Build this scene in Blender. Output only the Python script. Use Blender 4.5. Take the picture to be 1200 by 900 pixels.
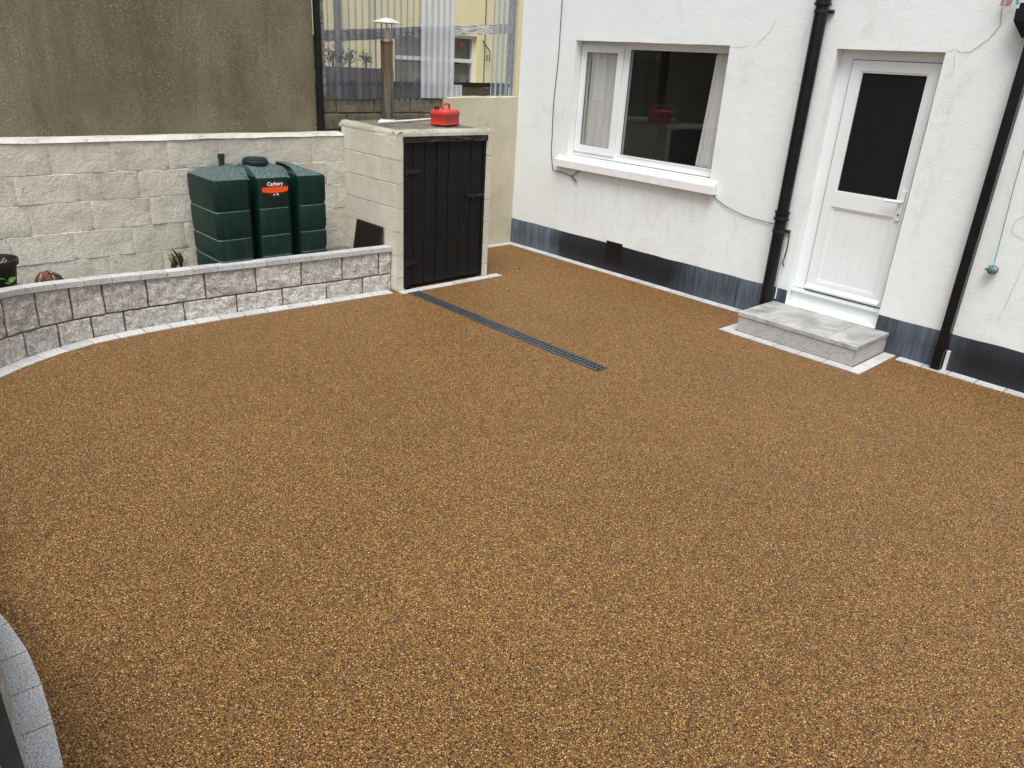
import bpy, bmesh, math, random
from mathutils import Vector, Matrix, noise
random.seed(7)
for o in list(bpy.data.objects): bpy.data.objects.remove(o)
SC = bpy.context.scene
COL = SC.collection

# ------------------------------------------------------------------ camera
YAW, PITCH, ROLL = math.radians(45.921), math.radians(23.127), math.radians(3.428)
CAM = Vector((6.796, -6.411, 2.081))
fw = Vector((-math.sin(YAW)*math.cos(PITCH), math.cos(YAW)*math.cos(PITCH), -math.sin(PITCH)))
rt = fw.cross(Vector((0, 0, 1))).normalized(); up = rt.cross(fw)
r2 = rt*math.cos(ROLL)+up*math.sin(ROLL); u2 = up*math.cos(ROLL)-rt*math.sin(ROLL)
cd = bpy.data.cameras.new('camera'); cam = bpy.data.objects.new('camera', cd); COL.objects.link(cam)
cam.matrix_world = Matrix(((r2.x, u2.x, -fw.x, CAM.x), (r2.y, u2.y, -fw.y, CAM.y), (r2.z, u2.z, -fw.z, CAM.z), (0, 0, 0, 1)))
cd.sensor_width = 36; cd.lens = 890.77/1200*36; cd.clip_start = .02; cd.clip_end = 500
SC.camera = cam

# ------------------------------------------------------------------ sky, sun, exposure (overcast)
SUN_EL, SUN_AZ = math.radians(64), Vector((0.75, -1.0, 0)).normalized()   # sun stands in front of the house wall
w = bpy.data.worlds.new('World'); SC.world = w; w.use_nodes = True
wn = w.node_tree; bg = wn.nodes['Background']
sky = wn.nodes.new('ShaderNodeTexSky'); sky.sky_type = 'NISHITA'; sky.sun_disc = False
sky.sun_elevation = SUN_EL; sky.sun_rotation = math.atan2(SUN_AZ.x, SUN_AZ.y)
sky.air_density = 1.0; sky.dust_density = 4.0; sky.ozone_density = 1.0
hs = wn.nodes.new('ShaderNodeHueSaturation'); hs.inputs['Saturation'].default_value = .48
wn.links.new(sky.outputs[0], hs.inputs['Color']); wn.links.new(hs.outputs[0], bg.inputs[0])
bg.inputs[1].default_value = .11
sd = bpy.data.lights.new('sun', 'SUN'); sd.energy = 1.5; sd.angle = math.radians(35); sd.color = (1, .995, .985)
sun = bpy.data.objects.new('sun', sd); COL.objects.link(sun)
dirv = -(SUN_AZ*math.cos(SUN_EL)+Vector((0, 0, math.sin(SUN_EL))))
sun.rotation_euler = dirv.to_track_quat('-Z', 'Y').to_euler(); sun.location = (5, -8, 12)
SC.render.engine = 'CYCLES'
vs = SC.view_settings; vs.view_transform = 'Standard'; vs.look = 'None'; vs.exposure = 0.74; vs.gamma = 1.0
vs.use_curve_mapping = False
SC.cycles.transparent_max_bounces = 16; SC.cycles.max_bounces = 5; SC.cycles.diffuse_bounces = 3; SC.cycles.glossy_bounces = 2; SC.cycles.transmission_bounces = 2

# ------------------------------------------------------------------ materials
class NT:
    def __init__(s, name):
        s.m = bpy.data.materials.new(name); s.m.use_nodes = True
        s.t = s.m.node_tree; s.b = s.t.nodes['Principled BSDF']; s.out = s.t.nodes['Material Output']
        s._c = None
    def n(s, ty, ins=None, **kw):
        nd = s.t.nodes.new(ty)
        for k, v in kw.items(): setattr(nd, k, v)
        for k, v in (ins or {}).items(): s.put(nd.inputs[k], v)
        return nd
    def put(s, sock, v):
        if isinstance(v, bpy.types.NodeSocket): s.t.links.new(v, sock)
        else: sock.default_value = (tuple(v)+(1,)) if (sock.type == 'RGBA' and len(v) == 3) else v
    def co(s, scale=None):
        if s._c is None: s._c = s.n('ShaderNodeTexCoord').outputs['Object']
        if scale is None: return s._c
        return s.n('ShaderNodeMapping', {'Vector': s._c, 'Scale': scale}).outputs[0]
    def noise(s, sc, det=4, rough=.55, co=None, dist=0.0):
        return s.n('ShaderNodeTexNoise', {'Vector': co or s.co(), 'Scale': sc, 'Detail': float(min(det, 4)), 'Roughness': rough, 'Distortion': dist}).outputs['Fac']
    def vor(s, sc, feature='F1', co=None, out='Distance', rnd=1.0):
        return s.n('ShaderNodeTexVoronoi', {'Vector': co or s.co(), 'Scale': sc, 'Randomness': rnd}, feature=feature).outputs[out]
    def ramp(s, f, stops, interp='LINEAR'):
        r = s.n('ShaderNodeValToRGB', {'Fac': f}); e = r.color_ramp; e.interpolation = interp
        while len(e.elements) < len(stops): e.elements.new(.5)
        for el, (p, c) in zip(e.elements, stops):
            el.position = p; el.color = (c, c, c, 1) if isinstance(c, (int, float)) else tuple(c)+(1,)
        return r.outputs[0]
    def mix(s, f, a, b, mode='MIX'):
        nd = s.n('ShaderNodeMix', data_type='RGBA', blend_type=mode)
        s.put(nd.inputs[0], f); s.put(nd.inputs[6], a); s.put(nd.inputs[7], b); return nd.outputs[2]
    def math(s, op, a, b=0.0):
        nd = s.n('ShaderNodeMath', operation=op); s.put(nd.inputs[0], a); s.put(nd.inputs[1], b); return nd.outputs[0]
    def bump(s, h, st=.5, d=.01, prev=None):
        nd = s.n('ShaderNodeBump', {'Height': h, 'Strength': st, 'Distance': d})
        if prev is not None: s.put(nd.inputs['Normal'], prev)
        return nd.outputs[0]
    def rnd(s): return s.n('ShaderNodeObjectInfo').outputs['Random']
    def fin(s, col, rough=.7, normal=None, spec=.4, metal=0.0, **kw):
        s.put(s.b.inputs['Base Color'], col); s.put(s.b.inputs['Roughness'], rough)
        s.b.inputs['Specular IOR Level'].default_value = spec; s.put(s.b.inputs['Metallic'], metal)
        if normal is not None: s.put(s.b.inputs['Normal'], normal)
        for k, v in kw.items(): s.put(s.b.inputs[k], v)
        return s.m
def sep(t, axis):
    return t.n('ShaderNodeSeparateXYZ', {0: t.co()}).outputs[axis]

M = {}
def mk_resin():
    t = NT('resin_gravel')
    v1 = t.n('ShaderNodeTexVoronoi', {'Vector': t.co(), 'Scale': 200.0})
    v2 = t.n('ShaderNodeTexVoronoi', {'Vector': t.co(), 'Scale': 350.0})
    sc1 = t.n('ShaderNodeSeparateColor', {0: v1.outputs['Color']}); r2_ = t.n('ShaderNodeSeparateColor', {0: v2.outputs['Color']}).outputs[0]
    st = [(0, (0.033, 0.017, 0.007)), (0.12, (0.116, 0.057, 0.016)), (0.25, (0.237, 0.105, 0.025)), (0.4, (0.353, 0.169, 0.036)), (0.54, (0.200, 0.091, 0.028)), (0.64, (0.432, 0.223, 0.049)), (0.74, (0.298, 0.107, 0.031)), (0.8, (0.158, 0.107, 0.054)), (0.86, (0.586, 0.328, 0.094)), (0.945, (0.800, 0.556, 0.263))]
    a = t.ramp(sc1.outputs[0], st, 'CONSTANT'); b = t.ramp(r2_, st, 'CONSTANT')
    c = t.mix(t.math('GREATER_THAN', sc1.outputs[1], .55), a, b)
    c = t.mix(1, c, t.ramp(v1.outputs['Distance'], [(.0, 1.15), (.4, 1.0), (.8, .26)]), 'MULTIPLY')
    lf = t.math('ADD', t.math('MULTIPLY', t.noise(.8, 3, .6), .6), t.math('MULTIPLY', t.noise(11, 3, .7), .4))
    c = t.mix(1, c, t.ramp(lf, [(.30, (.88, .88, .885)), (.70, (1.10, 1.09, 1.07))]), 'MULTIPLY')
    nb = t.bump(t.math('SUBTRACT', 1.0, v1.outputs['Distance']), 1.0, .006)
    M['resin'] = t.fin(c, .5, nb, .35)
mk_resin()
def mk_render():
    t = NT('white_render')
    z = sep(t, 2); x = sep(t, 0)
    c = t.ramp(t.noise(1.1, 6, .6), [(.3, (.765, .80, .785)), (.7, (.815, .85, .838))])
    # grey-green weathering patches right of the door and below the sill
    band = t.ramp(t.math('ABSOLUTE', t.math('SUBTRACT', x, t.math('ADD', 4.50, t.math('MULTIPLY', z, .055)))), [(.0, 1), (.16, 0)])
    st = t.ramp(t.noise(7, 6, .75, t.co((1, 1, .45))), [(.47, 0), (.68, 1)])
    zz = t.ramp(z, [(.0, 0), (.25, 0), (.4, 1), (.74, 1), (.82, 0)])
    zn = t.n('ShaderNodeMapRange', {0: z, 1: 0.0, 2: 3.0}).outputs[0]
    zz = t.ramp(zn, [(.25, 0), (.38, 1), (.72, 1), (.80, 0)])
    f = t.math('MULTIPLY', t.math('MULTIPLY', band, st), zz)
    c = t.mix(t.math('MULTIPLY', f, .55), c, (.50, .51, .46))
    low = t.ramp(zn, [(.1, 1), (.22, 0)])
    f2 = t.math('MULTIPLY', low, t.ramp(t.noise(3.2, 6, .7), [(.48, 0), (.75, 1)]))
    c = t.mix(t.math('MULTIPLY', f2, .4), c, (.56, .56, .52))
    f3 = t.ramp(t.noise(2.2, 7, .72, t.co((1, 1, .8)), .6), [(.56, 0), (.72, 1)])
    c = t.mix(t.math('MULTIPLY', f3, .38), c, (.60, .60, .56))
    rs = t.ramp(t.noise(10, 4, .65, t.co((1.6, 1, .16)), .4), [(.52, 0), (.70, 1)])      # rain runs below the sill
    rz = t.ramp(zn, [(.12, 0), (.20, .6), (.335, 1), (.345, 0)])
    rx = t.ramp(t.n('ShaderNodeMapRange', {0: x, 1: 0.0, 2: 6.0}).outputs[0], [(.10, 0), (.13, 1), (.45, 1), (.48, 0)])
    c = t.mix(t.math('MULTIPLY', t.math('MULTIPLY', rs, rz), t.math('MULTIPLY', rx, .40)), c, (.47, .46, .42))
    h = t.math('ADD', t.math('MULTIPLY', t.noise(55, 5, .7), .6), t.math('MULTIPLY', t.noise(9, 5, .6), 1.2))
    h = t.math('ADD', h, t.math('MULTIPLY', t.noise(140, 2, .5, t.co((.5, 1, 1))), .35))
    M['render'] = t.fin(c, .85, t.bump(h, .5, .0065), .2)
mk_render()
def mk_plinth():
    t = NT('plinth_paint')
    x = t.n('ShaderNodeMapRange', {0: t.math('ADD', sep(t, 0), t.math('MULTIPLY', t.math('SUBTRACT', t.noise(1.5, 4, .6), .5), .5)), 1: 0.0, 2: 6.0}).outputs[0]
    fade_sheen = t.ramp(x, [(0, .75), (.11, .95), (.15, .12), (.28, .0), (.40, .04), (.45, .5), (.56, .8), (.60, .3), (.74, .25), (.8, .75), (.845, .30), (.865, .03), (1, .05)])  # faded paint, plus bright reflection streaks painted in right of the door
    stk = t.ramp(t.noise(9, 5, .6, t.co((3.2, 1, .22))), [(.3, .35), (.65, 1.1)])
    f = t.math('MULTIPLY', fade_sheen, stk)
    c = t.mix(f, (.008, .009, .011), (.125, .158, .20))
    run = t.ramp(t.noise(24, 3, .6, t.co((2, 1, .12))), [(.62, 0), (.78, 1)])
    c = t.mix(t.math('MULTIPLY', run, t.math('MULTIPLY', f, .5)), c, (.22, .25, .28))
    M['plinth'] = t.fin(c, t.ramp(t.noise(6, 3), [(.3, .38), (.7, .6)]), t.bump(t.noise(50, 4, .6), .35, .004), .4)
mk_plinth()
def speckle(name, base, dark, light, sc=260, stain=None, rough=.6, bumpd=.0015):
    t = NT(name)
    n1 = t.noise(sc, 3, .6); n2 = t.noise(sc*1.7, 2, .6)
    c = t.mix(t.ramp(n1, [(.515, 0), (.60, 1)]), base, dark)
    c = t.mix(t.ramp(n2, [(.56, 0), (.64, 1)]), c, light)
    c = t.mix(1, c, t.ramp(t.rnd(), [(0, .88), (1, 1.06)]), 'MULTIPLY')
    c = t.mix(1, c, t.ramp(t.noise(5, 5, .6), [(.3, .88), (.7, 1.06)]), 'MULTIPLY')
    if stain:
        f = t.ramp(t.noise(4.2, 5, .62, None, .8), [(.42, 0), (.62, 1)])
        c = t.mix(t.math('MULTIPLY', f, stain[1]), c, stain[0])
        rough = t.ramp(f, [(0, .6), (1, .28)])
    return t.fin(c, rough, t.bump(n1, .4, bumpd), .4)
M['granite'] = speckle('granite', (.56, .56, .545), (.15, .155, .16), (.86, .86, .85), 170)
M['granite_step'] = speckle('granite_step', (.50, .50, .48), (.20, .205, .20), (.66, .66, .64), 220, stain=((.20, .205, .195), .8))
M['granite_riser'] = speckle('granite_riser', (.46, .45, .42), (.17, .17, .165), (.58, .57, .54), 200)
def mk_split():
    t = NT('split_block')
    big = t.noise(26, 6, .75)
    c = t.ramp(big, [(.30, (.39, .375, .335)), (.48, (.60, .58, .525)), (.7, (.77, .75, .70))])
    fl = t.ramp(t.noise(70, 3, .65), [(.35, .66), (.5, 1), (.7, 1.22)])
    c = t.mix(1, c, fl, 'MULTIPLY')
    c = t.mix(1, c, t.ramp(t.rnd(), [(0, (.90, .90, .90)), (1, (1.08, 1.07, 1.05))]), 'MULTIPLY')
    h = t.math('ADD', t.math('MULTIPLY', t.noise(30, 5, .7), 1.4), t.math('MULTIPLY', t.noise(110, 4, .6), .5))
    M['split'] = t.fin(c, .9, t.bump(h, 1.0, .022), .2)
mk_split()
def mk_painted(name, c0, c1, dirt_shade, amount=.5, bs=.6, wash=True):
    t = NT(name)
    c = t.ramp(t.noise(2.3, 6, .62), [(.3, c0), (.7, c1)])
    f = t.ramp(t.noise(5.5, 7, .75, t.co((1, 1, .55)), .5), [(.52, 0), (.72, 1)])
    c = t.mix(t.math('MULTIPLY', f, amount), c, dirt_shade)
    c = t.mix(1, c, t.ramp(t.rnd(), [(0, .95), (1, 1.04)]), 'MULTIPLY')
    pit = t.ramp(t.noise(34, 4, .7), [(.30, .55), (.40, 1)])
    c = t.mix(1, c, pit, 'MULTIPLY')
    h = t.math('ADD', t.noise(22, 6, .68), t.math('MULTIPLY', t.noise(80, 3, .6), .35))
    return t.fin(c, .8, t.bump(h, bs, .015), .25)
M['cream'] = mk_painted('cream_block_paint', (.53, .505, .415), (.63, .605, .515), (.36, .335, .26), .5, .65)
M['cream_top'] = mk_painted('worn_wall_top', (.50, .49, .43), (.64, .63, .58), (.20, .19, .15), .6, .9)
M['bunkerp'] = mk_painted('bunker_paint', (.53, .51, .405), (.62, .60, .50), (.36, .345, .255), .35, .4)
M['endwall'] = mk_painted('end_wall_paint', (.50, .455, .325), (.585, .54, .415), (.35, .33, .26), .35, .35)
M['rim'] = mk_painted('worn_bunker_rim', (.33, .315, .245), (.47, .45, .36), (.12, .112, .08), .8, .8)
M['mossy'] = mk_painted('mossy_block', (.12, .108, .072), (.23, .21, .15), (.05, .048, .032), .7, .8)
M['mortar'] = mk_painted('grey_mortar', (.12, .112, .098), (.18, .168, .148), (.08, .074, .066), .4, .5)
M['roofcement'] = mk_painted('roof_cement', (.11, .10, .08), (.21, .195, .155), (.045, .045, .03), .7, .7)
def mk_pebble():
    t = NT('pebbledash')
    c = t.ramp(t.noise(1.3, 6, .65, t.co((1, 1, .6))), [(.28, (.150, .127, .072)), (.5, (.208, .180, .112)), (.75, (.262, .235, .16))])
    st = t.ramp(t.noise(7, 6, .7, t.co((1, 1, .1)), .3), [(.46, 0), (.7, 1)])
    c = t.mix(t.math('MULTIPLY', st, .5), c, (.115, .093, .052))
    v = t.n('ShaderNodeTexVoronoi', {'Vector': t.co(), 'Scale': 150.0})
    r = t.n('ShaderNodeSeparateColor', {0: v.outputs['Color']}).outputs[0]
    dens = t.ramp(t.noise(2.2, 4, .6), [(.35, .01), (.7, .075)])
    thr = t.math('SUBTRACT', .965, dens)
    sp = t.math('MULTIPLY', t.math('GREATER_THAN', r, thr), t.math('LESS_THAN', v.outputs['Distance'], .45))
    c = t.mix(t.math('MULTIPLY', sp, .75), c, (.50, .47, .40))
    g = t.ramp(t.noise(120, 3, .6), [(.3, .62), (.7, 1.3)])
    c = t.mix(1, c, g, 'MULTIPLY')
    h = t.math('ADD', t.math('SUBTRACT', 1.0, v.outputs['Distance']), t.noise(40, 4, .6))
    M['pebble'] = t.fin(c, .85, t.bump(h, .8, .01), .25)
mk_pebble()
def simple(name, col, rough=.5, spec=.45, metal=0.0, var=.12, nsc=14, bsc=None, bst=.2, **kw):
    t = NT(name)
    c = t.mix(1, col, t.ramp(t.noise(nsc, 5, .6), [(.3, 1-var), (.7, 1+var)]), 'MULTIPLY')
    nb = t.bump(t.noise(bsc, 4, .6), bst, .004) if bsc else None
    return t.fin(c, rough, nb, spec, metal, **kw)
M['upvc'] = simple('white_upvc', (.775, .80, .795), .32, .5, var=.03, nsc=3)
M['gasket'] = simple('gasket_rubber', (.03, .03, .03), .6)
M['sill'] = simple('painted_sill', (.80, .80, .785), .6, .3, var=.06, nsc=12, bsc=40)
M['blackpipe'] = simple('black_pipe_paint', (.006, .006, .0075), .34, .3, var=.5, nsc=9, bsc=30, bst=.12)
M['blackhw'] = simple('black_iron', (.012, .011, .011), .5, .4, var=.4, bsc=90)
M['thickblack'] = simple('black_patch', (.006, .006, .007), .55, .3, var=.5, bsc=60, bst=.6)
M['cable'] = simple('grey_cable', (.075, .075, .072), .6)
M['crack'] = simple('crack_grey', (.30, .30, .28), .9, .1)
M['white_pl'] = simple('white_plastic', (.74, .74, .72), .45)
M['red_pl'] = None
def mk_red():
    t = NT('red_plastic')
    f = t.ramp(t.noise(14, 5, .7), [(.5, 0), (.72, 1)])
    c = t.mix(t.math('MULTIPLY', f, .55), (.60, .045, .032), (.27, .09, .07))
    M['red_pl'] = t.fin(c, .42, None, .45)
mk_red()
def mk_tank():
    t = NT('green_tank_plastic')
    geo = t.n('ShaderNodeNewGeometry').outputs['Normal']
    nz = t.n('ShaderNodeSeparateXYZ', {0: geo}).outputs[2]
    c = t.ramp(t.noise(5, 5, .6), [(.3, (.0022, .0165, .0128)), (.7, (.0034, .0225, .0175))])
    # chalky streaks washed down the sides, upward faces speckled paler grey
    stv = t.ramp(t.noise(13, 4, .6, t.co((1, 1, .12))), [(.5, 0), (.72, 1)])
    c = t.mix(t.math('MULTIPLY', stv, .22), c, (.045, .075, .066))
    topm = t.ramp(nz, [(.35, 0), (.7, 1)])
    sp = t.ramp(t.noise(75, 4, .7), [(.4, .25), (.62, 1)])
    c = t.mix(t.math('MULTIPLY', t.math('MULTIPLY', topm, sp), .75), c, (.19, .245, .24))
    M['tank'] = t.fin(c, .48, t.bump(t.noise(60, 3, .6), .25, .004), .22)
mk_tank()
M['tankcap'] = simple('tank_cap_plastic', (.012, .026, .026), .45)
M['orange'] = simple('orange_print', (.80, .085, .012), .45, var=.03)
M['blackprint'] = simple('black_print', (.010, .010, .010), .45)
M['whiteprint'] = simple('white_print', (.78, .78, .78), .5, var=.02)
def mk_wood():
    t = NT('black_stained_wood')
    g = t.noise(8, 6, .65, t.co((2.5, 7, .5)))
    c = t.ramp(g, [(.3, (.005, .005, .005)), (.6, (.0095, .0095, .0092)), (.8, (.024, .023, .022))])
    M['blackwood'] = t.fin(c, .6, t.bump(g, .5, .004), .22)
mk_wood()
def mk_grey_wood():
    t = NT('weathered_wood')
    g = t.noise(9, 7, .7, t.co((3, .8, 9)), .3)
    c = t.ramp(g, [(.3, (.05, .045, .037)), (.42, (.22, .205, .17)), (.50, (.58, .56, .52)), (.8, (.74, .73, .70))])
    M['greywood'] = t.fin(c, .85, t.bump(g, .8, .008), .2)
mk_grey_wood()
def mk_head():
    t = NT('worn_black_wood')
    g = t.noise(9, 7, .75, t.co((3, 1.2, 9)), .3)
    c = t.ramp(g, [(.4, (.010, .010, .009)), (.55, (.03, .028, .025)), (.66, (.14, .13, .11))])
    M['headwood'] = t.fin(c, .8, t.bump(g, .8, .008), .2)
mk_head()
def mk_flue():
    t = NT('rusty_flue')
    z = t.n('ShaderNodeMapRange', {0: sep(t, 2), 1: 1.45, 2: 2.28}).outputs[0]
    c = t.ramp(z, [(0, (.15, .13, .105)), (.35, (.21, .18, .135)), (.62, (.22, .165, .11)), (.80, (.24, .135, .08)), (.86, (.20, .105, .065)), (.885, (.40, .37, .31)), (1, (.42, .40, .35))])
    stv = t.ramp(t.noise(22, 5, .7, t.co((1, 1, .1))), [(.4, .55), (.7, 1.25)])
    c = t.mix(1, c, stv, 'MULTIPLY')
    M['flue'] = t.fin(c, .42, t.bump(t.noise(60, 3), .15, .003), .5, .55)
mk_flue()
M['alu'] = simple('bright_cowl_metal', (.78, .78, .75), .35, .5, .4, var=.15)
M['rusty'] = simple('rusty_mesh', (.020, .013, .010), .7, .3, var=.5, nsc=40)
M['drain'] = simple('galvanised_drain', (.085, .095, .108), .42, .45, .3, var=.3, nsc=30)
M['draindark'] = simple('drain_channel_dark', (.008, .009, .010), .6)
M['pot'] = simple('black_pot', (.012, .011, .012), .45, var=.3)
M['soil'] = simple('dark_soil', (.045, .034, .024), .95, .1, var=.5, nsc=40, bsc=60, bst=1.0)
M['gravelbed'] = simple('bed_gravel', (.16, .15, .13), .9, .1, var=.5, nsc=60, bsc=80, bst=1.0)
M['straw'] = simple('dry_stalk', (.42, .33, .18), .8, .2, var=.3)
M['leaf'] = simple('green_leaf', (.055, .13, .022), .5, .4, var=.4, nsc=30)
M['dryleaf'] = simple('dry_brown', (.13, .062, .038), .8, .2, var=.5, nsc=50, bsc=60, bst=.8)
M['shrub'] = simple('dark_shrub', (.028, .05, .026), .7, .2, var=.5, nsc=30)
M['yellow'] = simple('yellow_render', (.86, .77, .47), .8, .2, var=.05, nsc=3, bsc=40)
M['maroon'] = simple('maroon_paint', (.075, .045, .05), .7, .2, var=.15)
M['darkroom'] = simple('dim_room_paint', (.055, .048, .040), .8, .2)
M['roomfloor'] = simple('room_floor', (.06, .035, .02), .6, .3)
M['roof'] = simple('roof_slate', (.06, .062, .07), .7, .3, var=.3)
M['grnd'] = simple('grey_ground', (.15, .145, .135), .9, .2, var=.25, nsc=3)
M['green_line'] = simple('green_line', (.06, .30, .25), .5)
M['greymet'] = simple('grey_metal', (.16, .17, .17), .45, .5, .4)
M['peg_pink'] = simple('peg_wood', (.36, .24, .21), .6); M['peg_teal'] = simple('peg_teal', (.10, .34, .38), .5)
M['blockgrey'] = simple('grey_neighbour_wall', (.22, .22, .21), .85, .2, var=.2, nsc=4, bsc=30)
def mk_curtain(name, col, tr=.25):
    t = NT(name); t.fin(col, .9, t.bump(t.noise(160, 2), .2, .002), .1)
    tl = t.n('ShaderNodeBsdfTranslucent', {0: col}); mx = t.n('ShaderNodeMixShader', {0: tr})
    t.t.links.new(t.b.outputs[0], mx.inputs[1]); t.t.links.new(tl.outputs[0], mx.inputs[2]); t.t.links.new(mx.outputs[0], t.out.inputs[0])
    return t.m
M['curtain'] = mk_curtain('curtain_cloth', (.90, .89, .86), .12)
M['net'] = mk_curtain('net_curtain', (.40, .39, .34))
def mk_glass(name, tint=(1, 1, 1), ior=1.5, boost=1.0, rough=.0):
    t = NT(name)
    fr = t.math('MULTIPLY', t.n('ShaderNodeFresnel', {0: ior}).outputs[0], boost)
    tr = t.n('ShaderNodeBsdfTransparent', {0: tint}); gl = t.n('ShaderNodeBsdfGlossy', {0: (1, 1, 1), 1: rough})
    mx = t.n('ShaderNodeMixShader', {0: fr})
    t.t.links.new(tr.outputs[0], mx.inputs[1]); t.t.links.new(gl.outputs[0], mx.inputs[2]); t.t.links.new(mx.outputs[0], t.out.inputs[0])
    return t.m
M['glass'] = mk_glass('window_glass', (.97, .975, .97), 1.5, .48)
M['doorglass'] = simple('dark_obscure_glass', (.0065, .0085, .0085), .42, .22, var=.05)
def mk_sheet(name, tint, milk, mf, lo, hi, dirt_shade=.45):
    """clear corrugated plastic gone dull: see-through, a milky film and a gloss"""
    t = NT(name)
    tr = t.n('ShaderNodeBsdfTransparent', {0: tint})
    df = t.n('ShaderNodeBsdfDiffuse', {0: milk}); tl = t.n('ShaderNodeBsdfTranslucent', {0: milk})
    ad = t.n('ShaderNodeMixShader', {0: .5}); t.t.links.new(df.outputs[0], ad.inputs[1]); t.t.links.new(tl.outputs[0], ad.inputs[2])
    f = t.ramp(t.noise(6, 6, .7, t.co((1, 2, .3))), [(.3, lo), (.7, hi)])
    m1 = t.n('ShaderNodeMixShader', {0: f}); t.t.links.new(tr.outputs[0], m1.inputs[1]); t.t.links.new(ad.outputs[0], m1.inputs[2])
    v = t.math('FRACT', t.math('DIVIDE', sep(t, 1), .076))     # refraction stripes of the corrugation, painted in as dark colour
    ln = t.ramp(v, [(.30, 0), (.44, dirt_shade), (.56, dirt_shade), (.70, 0)])
    dd = t.n('ShaderNodeBsdfDiffuse', {0: (.10, .115, .13)}); m3 = t.n('ShaderNodeMixShader', {0: ln})
    t.t.links.new(m1.outputs[0], m3.inputs[1]); t.t.links.new(dd.outputs[0], m3.inputs[2]); m1 = m3
    gl = t.n('ShaderNodeBsdfGlossy', {0: (.66, .73, .80), 1: .38})
    m2 = t.n('ShaderNodeMixShader', {0: t.n('ShaderNodeFresnel', {0: 1.42}).outputs[0]})
    t.t.links.new(m1.outputs[0], m2.inputs[1]); t.t.links.new(gl.outputs[0], m2.inputs[2]); t.t.links.new(m2.outputs[0], t.out.inputs[0])
    return t.m
M['sheet'] = mk_sheet('clear_corrugated', (.95, .955, .96), (.60, .64, .69), .2, .08, .34)
M['sheetmilk'] = mk_sheet('milky_corrugated', (.80, .86, .93), (.92, .95, 1.0), .2, .65, .92, .22)

# ------------------------------------------------------------------ helpers
class MB:
    def __init__(s): s.bm = bmesh.new()
    def face(s, pts):
        return s.bm.faces.new([s.bm.verts.new(p) for p in pts])
    def box(s, x0, x1, y0, y1, z0, z1, f=None):
        c = [(x, y, z) for z in (z0, z1) for y in (y0, y1) for x in (x0, x1)]
        if f: c = [f(*p) for p in c]
        v = [s.bm.verts.new(p) for p in c]
        for q in ((0, 2, 3, 1), (4, 5, 7, 6), (0, 1, 5, 4), (2, 6, 7, 3), (0, 4, 6, 2), (1, 3, 7, 5)): s.bm.faces.new([v[i] for i in q])
        return s
    def tube(s, path, r, seg=10, cap=True):
        path = [Vector(p) for p in path]; rs = r if isinstance(r, (list, tuple)) else [r]*len(path); rings = []; pn = None
        for i, p in enumerate(path):
            t = (path[min(i+1, len(path)-1)]-path[max(i-1, 0)]).normalized()
            if pn is None: pn = t.orthogonal().normalized()
            pn = (pn-t*pn.dot(t)).normalized(); b = t.cross(pn)
            rings.append([s.bm.verts.new(p+(pn*math.cos(a)+b*math.sin(a))*rs[i]) for a in [2*math.pi*k/seg for k in range(seg)]])
        for A, B in zip(rings, rings[1:]):
            for k in range(seg): s.bm.faces.new((A[k], A[(k+1) % seg], B[(k+1) % seg], B[k]))
        if cap: s.bm.faces.new(rings[0][::-1]); s.bm.faces.new(rings[-1])
        return s
    def lathe(s, prof, c, seg=24, cap=True):
        rings = [[s.bm.verts.new((c[0]+r*math.cos(2*math.pi*k/seg), c[1]+r*math.sin(2*math.pi*k/seg), c[2]+z)) for k in range(seg)] for r, z in prof]
        for A, B in zip(rings, rings[1:]):
            for k in range(seg): s.bm.faces.new((A[k], A[(k+1) % seg], B[(k+1) % seg], B[k]))
        if cap: s.bm.faces.new(rings[0][::-1]); s.bm.faces.new(rings[-1])
        return s
    def prism(s, poly, z0, z1, f=None):
        f = f or (lambda x, y, z: (x, y, z))
        A = [s.bm.verts.new(f(x, y, z0)) for x, y in poly]; B = [s.bm.verts.new(f(x, y, z1)) for x, y in poly]; n = len(poly)
        for k in range(n): s.bm.faces.new((A[k], A[(k+1) % n], B[(k+1) % n], B[k]))
        s.bm.faces.new(A[::-1]); s.bm.faces.new(B); return s
    def grid(s, fn, nu, nv):
        v = [[s.bm.verts.new(fn(i/nu, j/nv)) for j in range(nv+1)] for i in range(nu+1)]
        for i in range(nu):
            for j in range(nv): s.bm.faces.new((v[i][j], v[i+1][j], v[i+1][j+1], v[i][j+1]))
        return v
    def build(s, name, mat, parent=None, bevel=0, seg=2, smooth=None, origin=None, kind=None):
        bm = s.bm
        if bevel:
            bmesh.ops.bevel(bm, geom=[e for e in bm.edges if e.is_manifold and e.calc_face_angle(0) > .5], offset=bevel, segments=seg, profile=.6, affect='EDGES', clamp_overlap=True)
        bmesh.ops.recalc_face_normals(bm, faces=bm.faces)
        if origin is not None: bmesh.ops.translate(bm, verts=bm.verts, vec=-Vector(origin))
        me = bpy.data.meshes.new(name); bm.to_mesh(me); bm.free()
        me.materials.append(mat if not isinstance(mat, str) else M[mat])
        if smooth:
            me.shade_smooth(); me.set_sharp_from_angle(angle=math.radians(smooth))
        o = bpy.data.objects.new(name, me); COL.objects.link(o)
        if origin is not None: o.location = origin
        if parent is not None: attach(o, parent)
        if kind: o['kind'] = kind
        return o
ROOTLOC = {}
def wloc(o):
    p = Vector(o.location)
    return p
def attach(o, parent):
    o.parent = parent
    base = ROOTLOC.get(parent.name, Vector((0, 0, 0)))
    o.matrix_parent_inverse = Matrix.Translation(-base)
def tag(o, label, cat, group=None):
    o['label'] = label; o['category'] = cat
    if group: o['group'] = group
    return o
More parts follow.
